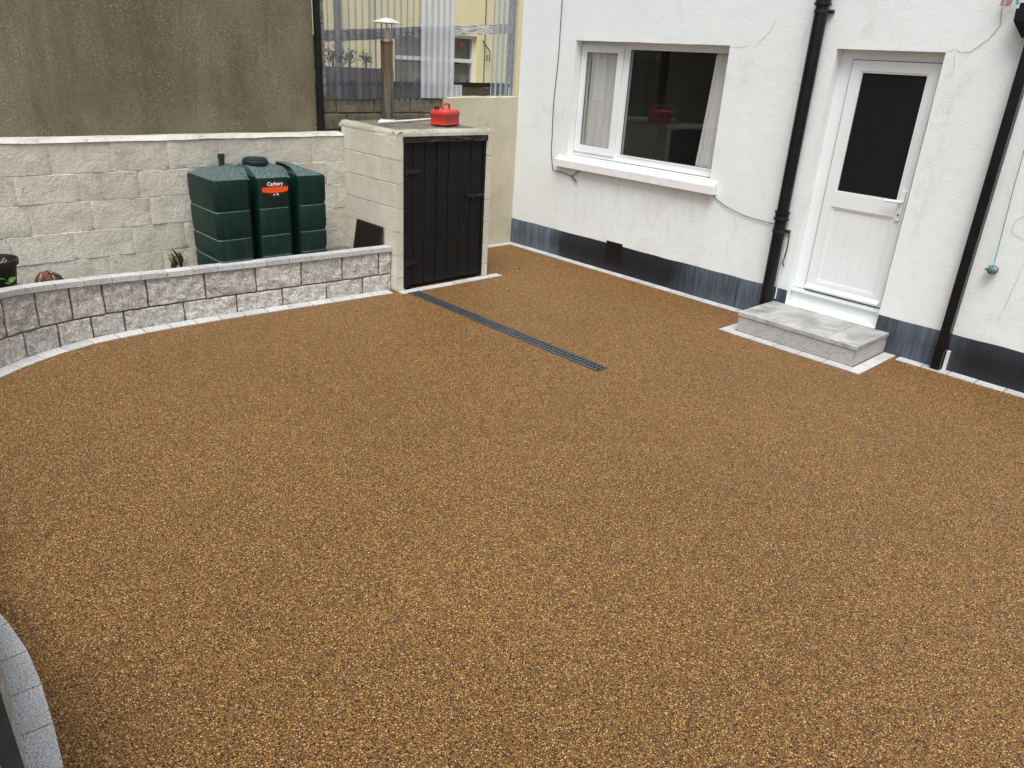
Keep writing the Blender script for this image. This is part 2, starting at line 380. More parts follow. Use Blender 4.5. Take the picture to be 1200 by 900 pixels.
def thing(name, label, cat, loc, group=None):
    o = bpy.data.objects.new(name, None); COL.objects.link(o); o.location = loc; o.empty_display_size = .1
    ROOTLOC[o.name] = Vector(loc)
    return tag(o, label, cat, group)
def bx(name, mat, parent, x0, x1, y0, y1, z0, z1, bevel=.003, **k):
    return MB().box(x0, x1, y0, y1, z0, z1).build(name, mat, parent, bevel=bevel, **k)
def nz(p, f=1.0): return noise.noise(Vector(p)*f)
def fbm(p, f, o=4):
    a = 0; g = 1
    for i in range(o): a += g*noise.noise(Vector(p)*f); f *= 2.1; g *= .5
    return a
def block_mesh(mp, u0, u1, v0, v1, dep, nx, ny, amp, freq, edge, seed, pillow=.0, eu=None):
    """one masonry unit: rough front face n=0.. pushed out, sides running back by dep. mp(u,v,n)->world"""
    mb = MB(); W = u1-u0; H = v1-v0
    cx = [0]+[edge/W]+[edge/W+(1-2*edge/W)*i/(nx-2) for i in range(1, nx-2)]+[1-edge/W]+[1]
    cy = [0]+[edge/H]+[edge/H+(1-2*edge/H)*i/(ny-2) for i in range(1, ny-2)]+[1-edge/H]+[1]
    V = []
    for i, a in enumerate(cx):
        row = []
        for j, b in enumerate(cy):
            u = u0+a*W; v = v0+b*H
            e = 1 if (i in (0, len(cx)-1) or j in (0, len(cy)-1)) else 0
            n = amp*fbm((u*1.0+seed*7.3, v, seed*3.1), freq) - ((edge*.9 if j in (0, len(cy)-1) else (edge*.9 if eu is None else eu)) if e else 0)
            n += pillow*(1-abs(2*a-1)**3)*(1-abs(2*b-1)**3)
            n = max(n, -.016); du = dv = 0
            if e:
                du = .12*edge*fbm((u, v, seed+11.), 25, 2); dv = .2*edge*fbm((u, v, seed+31.), 25, 2)
            row.append(mb.bm.verts.new(mp(u+du, v+dv, n)))
        V.append(row)
    for i in range(len(cx)-1):
        for j in range(len(cy)-1): mb.bm.faces.new((V[i][j], V[i+1][j], V[i+1][j+1], V[i][j+1]))
    ring = [(i, 0) for i in range(len(cx))]+[(len(cx)-1, j) for j in range(1, len(cy))]+[(i, len(cy)-1) for i in range(len(cx)-2, -1, -1)]+[(0, j) for j in range(len(cy)-2, 0, -1)]
    bk = [mb.bm.verts.new(mp(u0+cx[i]*W, v0+cy[j]*H, -dep)) for i, j in ring]
    n = len(ring)
    for k in range(n):
        a = V[ring[k][0]][ring[k][1]]; b = V[ring[(k+1) % n][0]][ring[(k+1) % n][1]]
        mb.bm.faces.new((b, a, bk[k], bk[(k+1) % n]))
    mb.bm.faces.new(bk)
    return mb
def catmull(pts, n=40):
    P = [Vector(p) for p in pts]; P = [2*P[0]-P[1]]+P+[2*P[-1]-P[-2]]; out = []
    for i in range(1, len(P)-2):
        a, b, c, d = P[i-1:i+3]
        for k in range(n):
            t = k/n; out.append(.5*((2*b)+(-a+c)*t+(2*a-5*b+4*c-d)*t*t+(-a+3*b-3*c+d)*t**3))
    out.append(P[-2]); return out
class Curve2:
    def __init__(s, pts):
        s.p = catmull(pts); s.s = [0]
        for a, b in zip(s.p, s.p[1:]): s.s.append(s.s[-1]+(b-a).length)
        s.len = s.s[-1]
    def at(s, t):
        if t <= 0: d = (s.p[1]-s.p[0]).normalized(); return s.p[0]+d*t, d
        for i in range(len(s.s)-1):
            if s.s[i+1] >= t:
                d = (s.p[i+1]-s.p[i]).normalized(); return s.p[i]+d*(t-s.s[i]), (s.p[min(i+3, len(s.p)-1)]-s.p[max(i-2, 0)]).normalized()
        d = (s.p[-1]-s.p[-2]).normalized(); return s.p[-1]+d*(t-s.len), d

# ------------------------------------------------------------------ ground
MB().box(-60, 60, -60, 60, -.5, -.06).build('ground', 'grnd', kind='structure')
FACE = [(.938, -2.41), (.918, -2.65), (.90, -2.93), (.84, -3.725), (.812, -4.2), (.810, -4.6), (.835, -4.98), (.905, -5.25), (1.003, -5.477), (1.13, -5.68),
        (1.4, -6.0), (2.0, -6.33), (2.8, -6.42), (3.4, -6.35), (3.75, -6.28), (4.06, -6.245), (4.3, -6.247), (4.5, -6.263), (4.64, -6.276), (5.2, -6.37), (6.0, -6.62), (7.0, -7.1), (8.6, -7.9)]
CV = Curve2(FACE)
def face_pt(t, n):       # n>0 goes towards the paving
    p, d = CV.at(t); nn = Vector((-d.y, d.x)); 
    return p+nn*n
def cmap(h0=0.0):
    def f(u, v, n):
        q = face_pt(u, n); return (q.x, q.y, v)
    return f
poly = [tuple(face_pt(CV.len*i/220, -.02)) for i in range(221)]
poly = poly+[(9.0, -7.9), (9.0, .02), (-.02, .02), (-.02, -1.2), (.9, -1.2), (.9, -2.237), (3.492, -2.237), (3.492, -2.345), (.9, -2.345)]   # slot left open for the drain
mb = MB(); mb.face([(x, y, 0) for x, y in poly]); bmesh.ops.triangulate(mb.bm, faces=mb.bm.faces)
mb.build('resin_paving', 'resin', kind='structure')
# raised bed behind the curved wall
bed = [tuple(face_pt(CV.len*i/150, -.09)) for i in range(151)]+[(8.6, -12), (.0, -12), (.0, -2.3)]
mb = MB(); mb.face([(x, y, .26) for x, y in bed]); bmesh.ops.triangulate(mb.bm, faces=mb.bm.faces)
mb.build('planting_bed', 'gravelbed', kind='structure')

# ------------------------------------------------------------------ house
HX1 = 9.0; XW0, XW1, ZW0, ZW1 = .835, 2.69, 1.14, 2.295; XD0, XD1, ZD = 3.675, 4.50, 2.298
house = thing('house', 'white rendered house with black plinth, window and back door', 'house', (4.5, 2.5, 0))
def holed_wall():
    mb = MB(); xs = [0, XW0, XW1, XD0, XD1, HX1]; zs = [0, .176, ZW0, ZW1, ZD, 5.2]
    T = .115
    def hole(x, z):
        return (XW0 < x < XW1 and ZW0 < z < ZW1) or (XD0 < x < XD1 and .176 < z < ZD)
    # fine grid so that edges can wander slightly
    def lines(v, step):
        o = []
        for a, b in zip(v, v[1:]):
            n = max(1, round((b-a)/step)); o += [a+(b-a)*i/n for i in range(n)]
        return o+[v[-1]]
    X = lines(xs, .16); Z = lines(zs, .16); vv = {}
    def P(x, z, y):
        k = (round(x, 4), round(z, 4), y)
        if k not in vv:
            w = .004*fbm((x, z, 2.), 1.7, 3)
            e = .0035
            vv[k] = mb.bm.verts.new((x+(e*nz((x, z*5, 1), 1.3) if 0 < x < HX1 else 0), y+(w if y < .05 else 0), z+e*nz((x*5, z, 4), 1.3)))
        return vv[k]
    for a, b in zip(X, X[1:]):
        for c, d in zip(Z, Z[1:]):
            if hole((a+b)/2, (c+d)/2): continue
            mb.bm.faces.new((P(a, c, 0), P(b, c, 0), P(b, d, 0), P(a, d, 0)))
    for (x0, x1, z0, z1) in ((XW0, XW1, ZW0, ZW1), (XD0, XD1, .176, ZD)):
        xx = [x for x in X if x0-1e-6 <= x <= x1+1e-6]; zz = [z for z in Z if z0-1e-6 <= z <= z1+1e-6]
        for a, b in zip(xx, xx[1:]):
            mb.bm.faces.new((P(a, z1, 0), P(b, z1, 0), P(b, z1, .3), P(a, z1, .3))); mb.bm.faces.new((P(a, z0, 0), P(a, z0, .3), P(b, z0, .3), P(b, z0, 0)))
        for a, b in zip(zz, zz[1:]):
            mb.bm.faces.new((P(x0, a, 0), P(x0, b, 0), P(x0, b, .3), P(x0, a, .3))); mb.bm.faces.new((P(x1, a, 0), P(x1, a, .3), P(x1, b, .3), P(x1, b, 0)))
    bmesh.ops.remove_doubles(mb.bm, verts=mb.bm.verts, dist=1e-5)
    return mb
holed_wall().build('wall', 'render', house, smooth=50)
mb = MB(); mb.box(0.0, .3, .012, 6, 0, 5.2); mb.box(HX1-.3, HX1, .012, 6, 0, 5.2); mb.box(0.31, HX1-.31, 5.7, 6, 0, 5.2)
mb.build('side_wall', 'render', house)
mb = MB(); mb.prism([(-.35, 5.1), (3, 7.2), (6.35, 5.1), (6.35, 5.25), (3, 7.38), (-.35, 5.25)], -.25, HX1+.25, lambda a, b, c: (c, a, b)); mb.build('roof', 'roof', house)
MB().tube([(-.2, -.40, 5.12), (HX1+.2, -.40, 5.12)], .06, 10).build('gutter', 'blackpipe', house, smooth=40)
# black painted plinth, slightly proud and uneven along its top edge
def plinth(x0, x1):
    mb = MB(); n = max(2, int((x1-x0)/.05)); rows = []
    for i in range(n+1):
        x = x0+(x1-x0)*i/n; zt = .298+.006*fbm((x, 3, 1), 3.1, 3)
        rows.append([mb.bm.verts.new(p) for p in ((x, .02, .0), (x, -.007, .0), (x, -.007-.002*nz((x, 2, 2), 4), zt*.5), (x, -.007, zt-.004), (x, -.004, zt), (x, .02, zt))])
    for a, b in zip(rows, rows[1:]):
        for k in range(5): mb.bm.faces.new((a[k], b[k], b[k+1], a[k+1]))
    mb.bm.faces.new(rows[0]); mb.bm.faces.new(rows[-1][::-1])
    return mb.build('plinth', 'plinth', house, smooth=40)
plinth(0, XD0-.002); plinth(XD1+.002, HX1)
bx('plinth_patch', 'thickblack', house, 1.53, 1.75, -.012, .0, .105, .325, bevel=.006)  # raised patch of thicker, darker black on the plinth
# cracks: thin dark grey ribbons laid on the render
def crack(pts, wdt=.0035):
    mb = MB(); P = []
    for (x0, z0), (x1, z1) in zip(pts, pts[1:]):
        for k in range(6):
            t = k/6; x = x0+(x1-x0)*t; z = z0+(z1-z0)*t
            P.append((x+.008*nz((x*30, z*30, 1)), z+.008*nz((x*30, z*30, 5))))
    P.append(pts[-1]); L = []
    for i, (x, z) in enumerate(P):
        a = P[max(i-1, 0)]; b = P[min(i+1, len(P)-1)]; d = Vector((b[0]-a[0], b[1]-a[1])).normalized(); n = Vector((-d.y, d.x))
        ww = wdt*(.4+.6*math.sin(math.pi*(i+.4)/(len(P)+.0)))*(.7+.5*random.random())/2
        L.append((mb.bm.verts.new((x+n.x*ww, -.0062, z+n.y*ww)), mb.bm.verts.new((x-n.x*ww, -.0062, z-n.y*ww))))
    for a, b in zip(L, L[1:]): mb.bm.faces.new((a[0], b[0], b[1], a[1]))
    mb.build('crack', 'crack', house)
crack([(3.102, 2.524), (3.06, 2.42), (3.016, 2.36), (2.925, 2.284)]); crack([(2.90, 2.30), (2.80, 2.285), (2.70, 2.287)], .0025)
crack([(4.50, 2.29), (4.56, 2.324), (4.60, 2.30), (4.669, 2.305), (4.766, 2.396), (4.814, 2.478), (4.789, 2.584), (4.81, 2.62), (4.77, 2.70)], .0045)
crack([(4.56, 2.30), (4.585, 2.21), (4.575, 2.12)], .002); crack([(5.34, 1.28), (5.27, 1.22), (5.25, 1.14), (5.36, 1.08)], .003); crack([(5.40, .95), (5.37, .62), (5.35, .45)], .002)
crack([(3.03, .62), (3.06, .75), (3.02, .86)], .002); crack([(.705, 1.50), (.735, 1.62)], .003); crack([(3.40, 2.46), (3.36, 2.33)], .002)

# ---- window
win = bpy.data.objects.new('window', None); COL.objects.link(win); attach(win, house); ROOTLOC['window'] = Vector((0, 0, 0))
YF = .10
def frame(mb, x0, x1, z0, z1, t, y0, y1):
    tl, tr, tb, tt = t if isinstance(t, tuple) else (t,)*4
    mb.box(x0, x0+tl, y0, y1, z0, z1); mb.box(x1-tr, x1, y0, y1, z0, z1); mb.box(x0+tl, x1-tr, y0, y1, z0, z0+tb); mb.box(x0+tl, x1-tr, y0, y1, z1-tt, z1)
mb = MB(); frame(mb, XW0-.01, XW1+.01, ZW0+.001, ZW1+.02, (.045, .035, .062, .07), YF+.012, YF+.07)
mb.box(1.412, 1.478, YF+.0125, YF+.0695, ZW0+.062, ZW1-.050)
mb.build('frame', 'upvc', win, bevel=.004)
mb = MB(); frame(mb, .842, 1.408, 1.186, 2.262, .072, YF-.008, YF+.055); mb.build('sash', 'upvc', win, bevel=.007)
mb = MB(); frame(mb, 1.4785, 2.6645, 1.2035, 2.2445, .013, YF+.006, YF+.05); mb.build('glazing_bead', 'upvc', win, bevel=.004)
bx('pane', 'glass', win, .913, 1.337, YF+.02, YF+.024, 1.257, 2.191, bevel=0)
bx('pane', 'glass', win, 1.485, 2.658, YF+.02, YF+.024, 1.210, 2.238, bevel=0)
mb = MB(); frame(mb, .911, 1.339, 1.255, 2.193, .006, YF+.010, YF+.0199); mb.build('gasket', 'gasket', win, bevel=0)
mb = MB(); frame(mb, 1.4905, 2.6525, 1.2155, 2.2325, .004, YF+.010, YF+.0199); mb.build('gasket', 'gasket', win, bevel=0)
# concrete sill, sloping top and projecting ends
mb = MB(); mb.prism([(.10, 1.01), (.10, 1.148), (-.02, 1.118), (-.070, 1.088), (-.070, 1.013), (-.055, 1.010)], .716, 2.788, lambda a, b, c: (c, a, b)); mb.build('sill', 'sill', win, bevel=.006)
MB().box(XW0+.012, XW1-.012, .055, .111, 1.1485, 1.158).build('sill_trim', 'upvc', win, bevel=.002)
# ---- room behind the window
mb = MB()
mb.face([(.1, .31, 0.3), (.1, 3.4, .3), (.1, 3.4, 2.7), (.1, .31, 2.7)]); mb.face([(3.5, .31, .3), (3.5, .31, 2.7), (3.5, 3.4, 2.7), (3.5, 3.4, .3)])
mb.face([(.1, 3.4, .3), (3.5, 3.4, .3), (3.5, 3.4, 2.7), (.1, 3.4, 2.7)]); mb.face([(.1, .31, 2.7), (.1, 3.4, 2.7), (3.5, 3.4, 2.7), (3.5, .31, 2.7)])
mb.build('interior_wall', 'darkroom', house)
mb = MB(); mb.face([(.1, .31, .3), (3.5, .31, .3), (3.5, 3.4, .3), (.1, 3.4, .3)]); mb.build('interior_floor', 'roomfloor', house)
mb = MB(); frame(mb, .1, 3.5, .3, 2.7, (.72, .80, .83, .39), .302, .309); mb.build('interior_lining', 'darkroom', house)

# ---- door
door = bpy.data.objects.new('door', None); COL.objects.link(door); attach(door, house); ROOTLOC['door'] = Vector((0, 0, 0))
YD = .10
mb = MB(); frame(mb, XD0-.01, XD1+.012, .325, ZD+.015, (.118, .06, .0, .085), YD, YD+.06)
mb.build('frame', 'upvc', door, bevel=.005)
LX0, LX1, LZ0, LZ1 = 3.787, 4.462, .330, 2.222
mb = MB()
y0, y1 = YD-.012, YD+.045
mb.box(LX0, 3.868, y0, y1, LZ0, LZ1); mb.box(4.392, LX1, y0, y1, LZ0, LZ1)
mb.box(3.868, 4.392, y0, y1, 2.146, LZ1); mb.box(3.868, 4.392, y0, y1, 1.075, 1.196); mb.box(3.868, 4.392, y0, y1, LZ0, .415)
mb.build('leaf', 'upvc', door, bevel=.006)
bx('pane', 'doorglass', door, 3.862, 4.398, YD+.008, YD+.02, 1.19, 2.152, bevel=0)
for q in range(6):
    bx('panel_board', 'upvc', door, 3.8645+q*.0885, 3.8645+(q+1)*.0885-.0006, YD+.004, YD+.025, .411, 1.079, bevel=.0014)
bx('panel_backing', 'upvc', door, 3.8645, 4.395, YD+.0255, YD+.03, .411, 1.079, bevel=0)
mb = MB(); frame(mb, 3.869, 4.391, .416, 1.074, .016, YD-.004, YD+.0035); mb.build('panel_bead', 'upvc', door, bevel=.005)
mb = MB(); frame(mb, 3.869, 4.391, 1.197, 2.145, .012, YD-.006, YD+.0075); mb.build('glazing_bead', 'upvc', door, bevel=.004)
mb = MB(); mb.prism([(YD-.038, .345), (YD-.038, .358), (YD-.0125, .385), (YD-.0125, .335)], LX0+.006, LX1-.012, lambda a, b, c: (c, a, b)); mb.build('weather_bar', 'upvc', door, bevel=.002)
bx('gap_seal', 'gasket', door, LX0+.01, 4.475, YD-.006, YD+.04, .3195, .3295, bevel=0)
bx('threshold', 'upvc', door, XD0+.002, 4.49, YD-.016, YD+.06, .176, .319, bevel=.005)
bx('threshold_lip', 'upvc', door, XD0+.004, 4.488, YD-.045, YD-.0165, .293, .309, bevel=.003)
mb = MB(); mb.box(LX0-.0062, LX0-.0005, YD-.006, YD+.02, LZ0, LZ1+.006); mb.box(LX0-.0004, LX1, YD-.006, YD+.02, LZ1+.0005, LZ1+.006); mb.build('leaf_gap_line', 'cable', door)  # dark strips painting in the shaded gap line left of and above the leaf
hd = bx('handle_plate', 'upvc', door, 4.412, 4.446, YD-.030, YD-.0125, 1.055, 1.285, bevel=.006)
MB().tube([(4.430, YD-.03, 1.205), (4.430, YD-.062, 1.205), (4.418, YD-.068, 1.205), (4.31, YD-.068, 1.200)], [.012, .011, .011, .009], 10).build('handle', 'upvc', door, smooth=50)
MB().tube([(4.430, YD-.029, 1.10), (4.430, YD-.036, 1.10)], .009, 12).build('keyhole', 'greymet', door, smooth=40)
bx('blanking_panel', 'darkroom', house, 3.60, 4.56, .29, .30, .15, 2.4, bevel=0)

# ---- curtains
def curtain(name, label, x0t, x1t, x0b, x1b, folds, y, amp, mat):
    mb = MB()
    def fn(a, b):
        x0 = x0b+(x0t-x0b)*b; x1 = x1b+(x1t-x1b)*b; x = x0+(x1-x0)*a
        ph = a*folds*2*math.pi+.8*nz((a*3, b*1.2, 7))
        yy = y+amp*(math.sin(ph)+.35*math.sin(2.1*ph+1))*(1-.25*b)+.01*nz((a*5, b*2, 1))
        return (x+.006*math.cos(ph), yy, 1.16+b*1.20)
    mb.grid(fn, folds*10, 14)
    o = mb.build(name, mat, smooth=80, origin=((x0t+x1t)/2, y, 1.16))
    sm = o.modifiers.new('thickness', 'SOLIDIFY'); sm.thickness = .003
    return tag(o, label, 'curtain')
curtain('curtain', 'pale pleated curtain hanging behind the narrow left window sash', .92, 1.46, .90, 1.46, 5, .172, .026, 'curtain')
curtain('curtain', 'pale narrow curtain gathered at the right edge of the large window pane', 2.46, 2.70, 2.38, 2.70, 3, .168, .022, 'curtain')

# ---- downpipes on the house
def downpipe(x, r, ztop, collars, brackets, label, off=.012, square=False):
    t = thing('downpipe', label, 'drainpipe', (x, -r-off, 0))
    y = -r-off
    if square:
        MB().box(x-r, x+r, y-r, y+r, .01, ztop).build('pipe', 'blackpipe', t, bevel=.010, seg=3, smooth=35)
    else:
        MB().tube([(x, y, .01), (x, y, ztop*.5), (x, y, ztop)], r, 24).build('pipe', 'blackpipe', t, smooth=40)
    for z, h in collars:
        if square: MB().box(x-r-.006, x+r+.006, y-r-.006, y+r+.006, z, z+h).build('collar', 'blackpipe', t, bevel=.006)
        else: MB().lathe([(r, 0), (r+.014, .004), (r+.014, .022), (r+.007, .028), (r+.007, h-.028), (r+.014, h-.022), (r+.014, h-.004), (r, h)], (x, y, z), 24).build('collar', 'blackpipe', t, smooth=40)
    for z in brackets:
        mb = MB(); mb.box(x-r-.03, x+r+.03, -.012, -.0065, z, z+.026); mb.lathe([(r+.0, 0), (r+.006, .002), (r+.006, .022), (r, .024)], (x, y, z), 20)
        mb.box(x-r-.028, x-r+.004, -.034, -.0125, z+.004, z+.02); mb.box(x+r-.004, x+r+.028, -.034, -.0125, z+.004, z+.02)
        mb.build('bracket', 'blackhw', t)
    return t, y
dp1, y1p = downpipe(3.515, .052, 5.0, [(.905, .085), (2.60, .11)], [.80, 2.55], 'thick black round downpipe between the window and the back door')
dp2, y2p = downpipe(5.045, .034, 2.45, [(.175, .02)], [], 'black downpipe with hopper head on the wall right of the back door', square=True)
# hopper head of the second pipe
mb = MB(); hx, hy = 5.02, y2p-.01
def frust(mb, w0, d0, z0, w1, d1, z1):
    A = [mb.bm.verts.new((hx+sx*w0, hy+sy*d0, z0)) for sx, sy in ((-1, -1), (1, -1), (1, 1), (-1, 1))]; B = [mb.bm.verts.new((hx+sx*w1, hy+sy*d1, z1)) for sx, sy in ((-1, -1), (1, -1), (1, 1), (-1, 1))]
    for k in range(4): mb.bm.faces.new((A[k], A[(k+1) % 4], B[(k+1) % 4], B[k]))
    mb.bm.faces.new(A[::-1]); mb.bm.faces.new(B)
frust(mb, .036, .034, 2.40, .105, .055, 2.50); frust(mb, .105, .055, 2.501, .11, .055, 2.575); frust(mb, .095, .05, 2.5755, .095, .05, 2.61)
mb.build('hopper', 'blackpipe', dp2, bevel=.004)
MB().tube([(5.04, hy, 2.6), (5.04, hy, 5.0)], .033, 16).build('upper_pipe', 'blackpipe', dp2, smooth=40)
# ---- cables and small wall fittings
def cable(name, label, pts, r, cat='cable', mat='cable', parts=None):
    o = MB().tube(catmull(pts, 8), r, 6).build(name, mat, smooth=60, origin=pts[-1])
    return tag(o, label, cat)
cable('wall_cable', 'thin grey cable running down the white wall left of the window', [(.59, -.012, 5.0), (.596, -.012, 2.675), (.603, -.012, 2.183), (.580, -.012, 1.666), (.592, -.012, 1.35), (.598, -.012, 1.15), (.635, -.012, .985), (.648, -.012, .955), (.80, -.013, .945), (.93, -.013, .925), (.955, -.014, .93), (1.06, -.014, 1.005)], .004)
cable('cable_tail', 'short dark loose cable end under the left part of the window sill', [(.93, -.02, .93), (.975, -.022, .91), (1.03, -.024, .877)], .007)
cable('wall_cable', 'thin grey cable sagging from the right end of the window sill to the thick downpipe', [(2.76, -.012, 1.02), (2.80, -.012, .975), (2.93, -.012, .92), (3.10, -.012, .878), (3.28, -.012, .86), (3.45, -.012, .852)], .004)
cable('cable_tail', 'short dark cable hanging loose beside the thick downpipe below its bracket', [(3.60, -.03, .82), (3.605, -.03, .70), (3.60, -.03, .60), (3.59, -.03, .545), (3.605, -.03, .515), (3.612, -.03, .505)], .006)
tag(MB().tube([(3.578, -.02, .75), (3.580, -.02, .2)], .006, 8).build('white_cable', 'white_pl', smooth=60, origin=(3.58, -.02, .2)), 'thin white cable running down beside the thick downpipe', 'cable')
tag(bx('cable_trunking', 'white_pl', None, 5.085, 5.107, -.032, -.009, .004, .165, bevel=.003), 'short white trunking stub at the foot of the thin square downpipe', 'trunking')
# green line with a small pulley
pt = thing('line_pulley', 'small green pulley hanging from a thin green line on the wall', 'pulley', (5.225, -.045, .83))
MB().tube([(5.222, -.045, .90), (5.20, -.045, 1.40), (5.19, -.045, 1.75), (5.17, -.03, 2.6)], .0035, 6).build('line', 'green_line', pt)
mb = MB()
def ylathe(prof, c, seg=20):
    def f(r, z, k): a = 2*math.pi*k/seg; return (c[0]+z, c[1]+r*math.cos(a), c[2]+r*math.sin(a))
    rings = [[mb.bm.verts.new(f(r, z, k)) for k in range(seg)] for r, z in prof]
    for A, B in zip(rings, rings[1:]):
        for k in range(seg): mb.bm.faces.new((A[k], A[(k+1) % seg], B[(k+1) % seg], B[k]))
    mb.bm.faces.new(rings[0][::-1]); mb.bm.faces.new(rings[-1])
ylathe([(.012, -.035), (.028, -.03), (.03, -.02), (.018, -.012), (.018, .0), (.03, .006), (.03, .02), (.022, .03)], (5.228, -.045, .85))
mb.build('wheel', 'greymet', pt, smooth=40)
MB().tube([(5.175, -.045, .843), (5.2, -.045, .85), (5.262, -.045, .855)], .008, 8).build('axle', 'greymet', pt, smooth=50)
for k, xx in enumerate((5.217, 5.232)):
    MB().tube([(xx, -.045+.032*math.cos(a), .85+.032*math.sin(a)) for a in [math.pi*2*i/14 for i in range(15)]], .005, 6).build('line_coil', 'green_line', pt, smooth=60)
# clothes pegs clipped on a line beside the hopper
def peg(x, z, m, label, tilt):
    t = thing('clothes_peg', label, 'clothes peg', (x, -.05, z), 'pegs on the line by the hopper')
    for s in (-1, 1):
        def f(a, b, c): return (x+a+s*(.0045+b*.05)+tilt*c, -.05+b, z+c)
        MB().box(-.004, .004, -.006, .006, -.035, .04, f).build('prong', m, t, bevel=.0015)
    MB().tube([(x-.008, -.05, z+.004), (x+.008, -.05, z+.004)], .005, 8).build('spring', 'greymet', t)
peg(4.800, 2.632, 'peg_pink', 'brown clothes peg, leftmost beside the black hopper head', .1)
peg(4.826, 2.630, 'peg_pink', 'brown clothes peg, second from the left beside the black hopper head', -.1)
peg(4.850, 2.632, 'peg_pink', 'brown clothes peg, third from the left beside the black hopper head', .3)
peg(4.885, 2.638, 'peg_teal', 'teal clothes peg clipped nearest the black hopper head', -.2)
cable('clothes_line', 'thin green clothes line tied above the hopper head', [(4.70, -.05, 2.66), (4.86, -.05, 2.655), (5.17, -.03, 2.62)], .003, 'clothes line', 'green_line')

# ---- doorstep
st = thing('doorstep', 'wet grey granite step below the white back door', 'step', (4.09, -.3, 0))
SX0, SX1, SY, SZ = 3.565, 4.622, -.605, .173
bx('core', 'mortar', st, SX0+.03, SX1-.03, SY+.03, -.01, .002, .135, bevel=0)
bx('riser', 'granite_riser', st, SX0+.01, 4.006, SY+.008, SY+.028, .004, .1425, bevel=.002)
bx('riser', 'granite_riser', st, 4.009, SX1-.012, SY+.008, SY+.028, .004, .1425, bevel=.002)
bx('riser', 'granite_riser', st, SX1-.0275, SX1-.008, SY+.0295, -.009, .004, .1425, bevel=.002)
bx('riser', 'granite_riser', st, SX0+.010, SX0+.028, SY+.0295, -.009, .004, .1425, bevel=.002)
for a, b, y0, y1 in ((SX0, 4.058, SY, -.0085), (4.061, 4.352, SY, -.0085), (4.355, SX1, SY, -.0085), (XD0+.004, 4.054, -.0065, .083), (4.057, XD1-.004, -.0065, .083)):
    bx('slab', 'granite_step', st, a, b, y0, y1, .143, SZ+random.uniform(-.001, .001), bevel=.003)

# ---- setts: flush granite edging
SETT = {}
def sett_row(parent, p0, p1, wdt, n, top=.005, gap=.007):
    """straight run of setts from p0 to p1; wdt to the left of travel"""
    p0 = Vector(p0); p1 = Vector(p1); d = (p1-p0); L = d.length/n; d.normalize(); nn = Vector((-d.y, d.x))
    for i in range(n):
        a = p0+d*(i*L+gap/2); tz = top+random.uniform(-.0012, .0012)
        c = a+d*(L-gap)/2+nn*wdt/2
        key = (round(L, 3), wdt)
        if key not in SETT:
            me = MB(); me.box(-(L-gap)/2, (L-gap)/2, -wdt/2, wdt/2, -.05, 0); o = me.build('sett', 'granite', bevel=.0025); SETT[key] = o.data
        else:
            o = bpy.data.objects.new('sett', SETT[key]); COL.objects.link(o)
        o.location = (c.x, c.y, tz); o.rotation_euler = (0, 0, math.atan2(d.y, d.x)+random.uniform(-.004, .004)); attach(o, parent)
he = thing('granite_edging', 'pale granite sett edging along the black plinth below the window', 'edging', (1.7, -.06, 0))
sett_row(he, (3.44, -.010), (.11, -.010), .10, 17)
he2 = thing('granite_edging', 'pale granite sett edging at the plinth right of the doorstep', 'edging', (6.5, -.06, 0))
sett_row(he2, (8.95, -.010), (4.75, -.010), .10, 21)
he3 = thing('granite_edging', 'pale granite sett edging framing the doorstep', 'edging', (4.1, -.65, 0))
sett_row(he3, (SX1+.012, SY+.0), (SX0-.012, SY+.0), .10, 5)
sett_row(he3, (SX1+.114, -.010), (SX1+.114, SY-.10), -.10, 3) if False else None
sett_row(he3, (SX1+.013, -.012), (SX1+.013, SY-.10), -.10, 3) if False else None
def setts_side(parent, x0, x1, ya, yb, n):
    L = (yb-ya)/n
    for i in range(n):
        bx('sett', 'granite', parent, x0, x1, ya+i*L+.002, ya+(i+1)*L-.002, -.045, .005+random.uniform(-.001, .001), bevel=.0025)
setts_side(he3, SX1+.004, SX1+.096, SY-.10, -.012, 3)
setts_side(he3, SX0-.100, SX0-.006, SY-.10, -.012, 3)
he4 = thing('granite_edging', 'pale granite sett edging at the foot of the cream end wall', 'edging', (.05, -.6, 0))
setts_side(he4, .008, .105, -1.25, -.005, 6)
he5 = thing('granite_edging', 'pale granite sett edging in front of the black bunker door', 'edging', (1.08, -1.85, 0))
setts_side(he5, 1.036, 1.128, -2.41, -1.16, 6)

# ---- curved retaining wall
rw = thing('retaining_wall', 'curved grey split-face block wall with granite coping in front of the tank', 'wall', (.85, -4.0, 0))
def toph(t):             # wall top (underside of the coping) drifts up towards the left
    k = [(0, .372), (1.3, .372), (2.0, .378), (2.6, .405), (3.1, .450), (3.6, .475), (30, .475)]
    for (a, b), (c, d) in zip(k, k[1:]):
        if a <= t <= c: return b+(d-b)*(t-a)/(c-a)
    return .372
def bed_z(t): return .152+(toph(t)-.372)*.35
def wall_block(t0, t1, z0f, z1f, parent, seed, amp=.014):
    def mp(u, v, n):
        zb = z0f(u); zt = z1f(u); q = face_pt(u, n); return (q.x, q.y, zb+(zt-zb)*v)
    W = t1-t0
    # v is normalised height; build in real units then rescale
    H = z1f(t0)-z0f(t0)
    def mp2(u, v, n): return mp(u, v/H, n)
    b = block_mesh(mp2, t0, t1, 0, H, .09, 15, 10, amp, 13, .007, seed, pillow=.006)
    return b.build('block', 'split', parent)
g = .0065
TOP = [0, .13, .504, .893, 1.297, 1.716, 2.162, 2.476, 2.705, 2.948, 3.19]
BOT = [0, .299, .666, 1.072, 1.471, 1.90, 2.353, 2.586, 2.829, 3.078, 3.342]
t = TOP[-1]
NEAR = 6.05
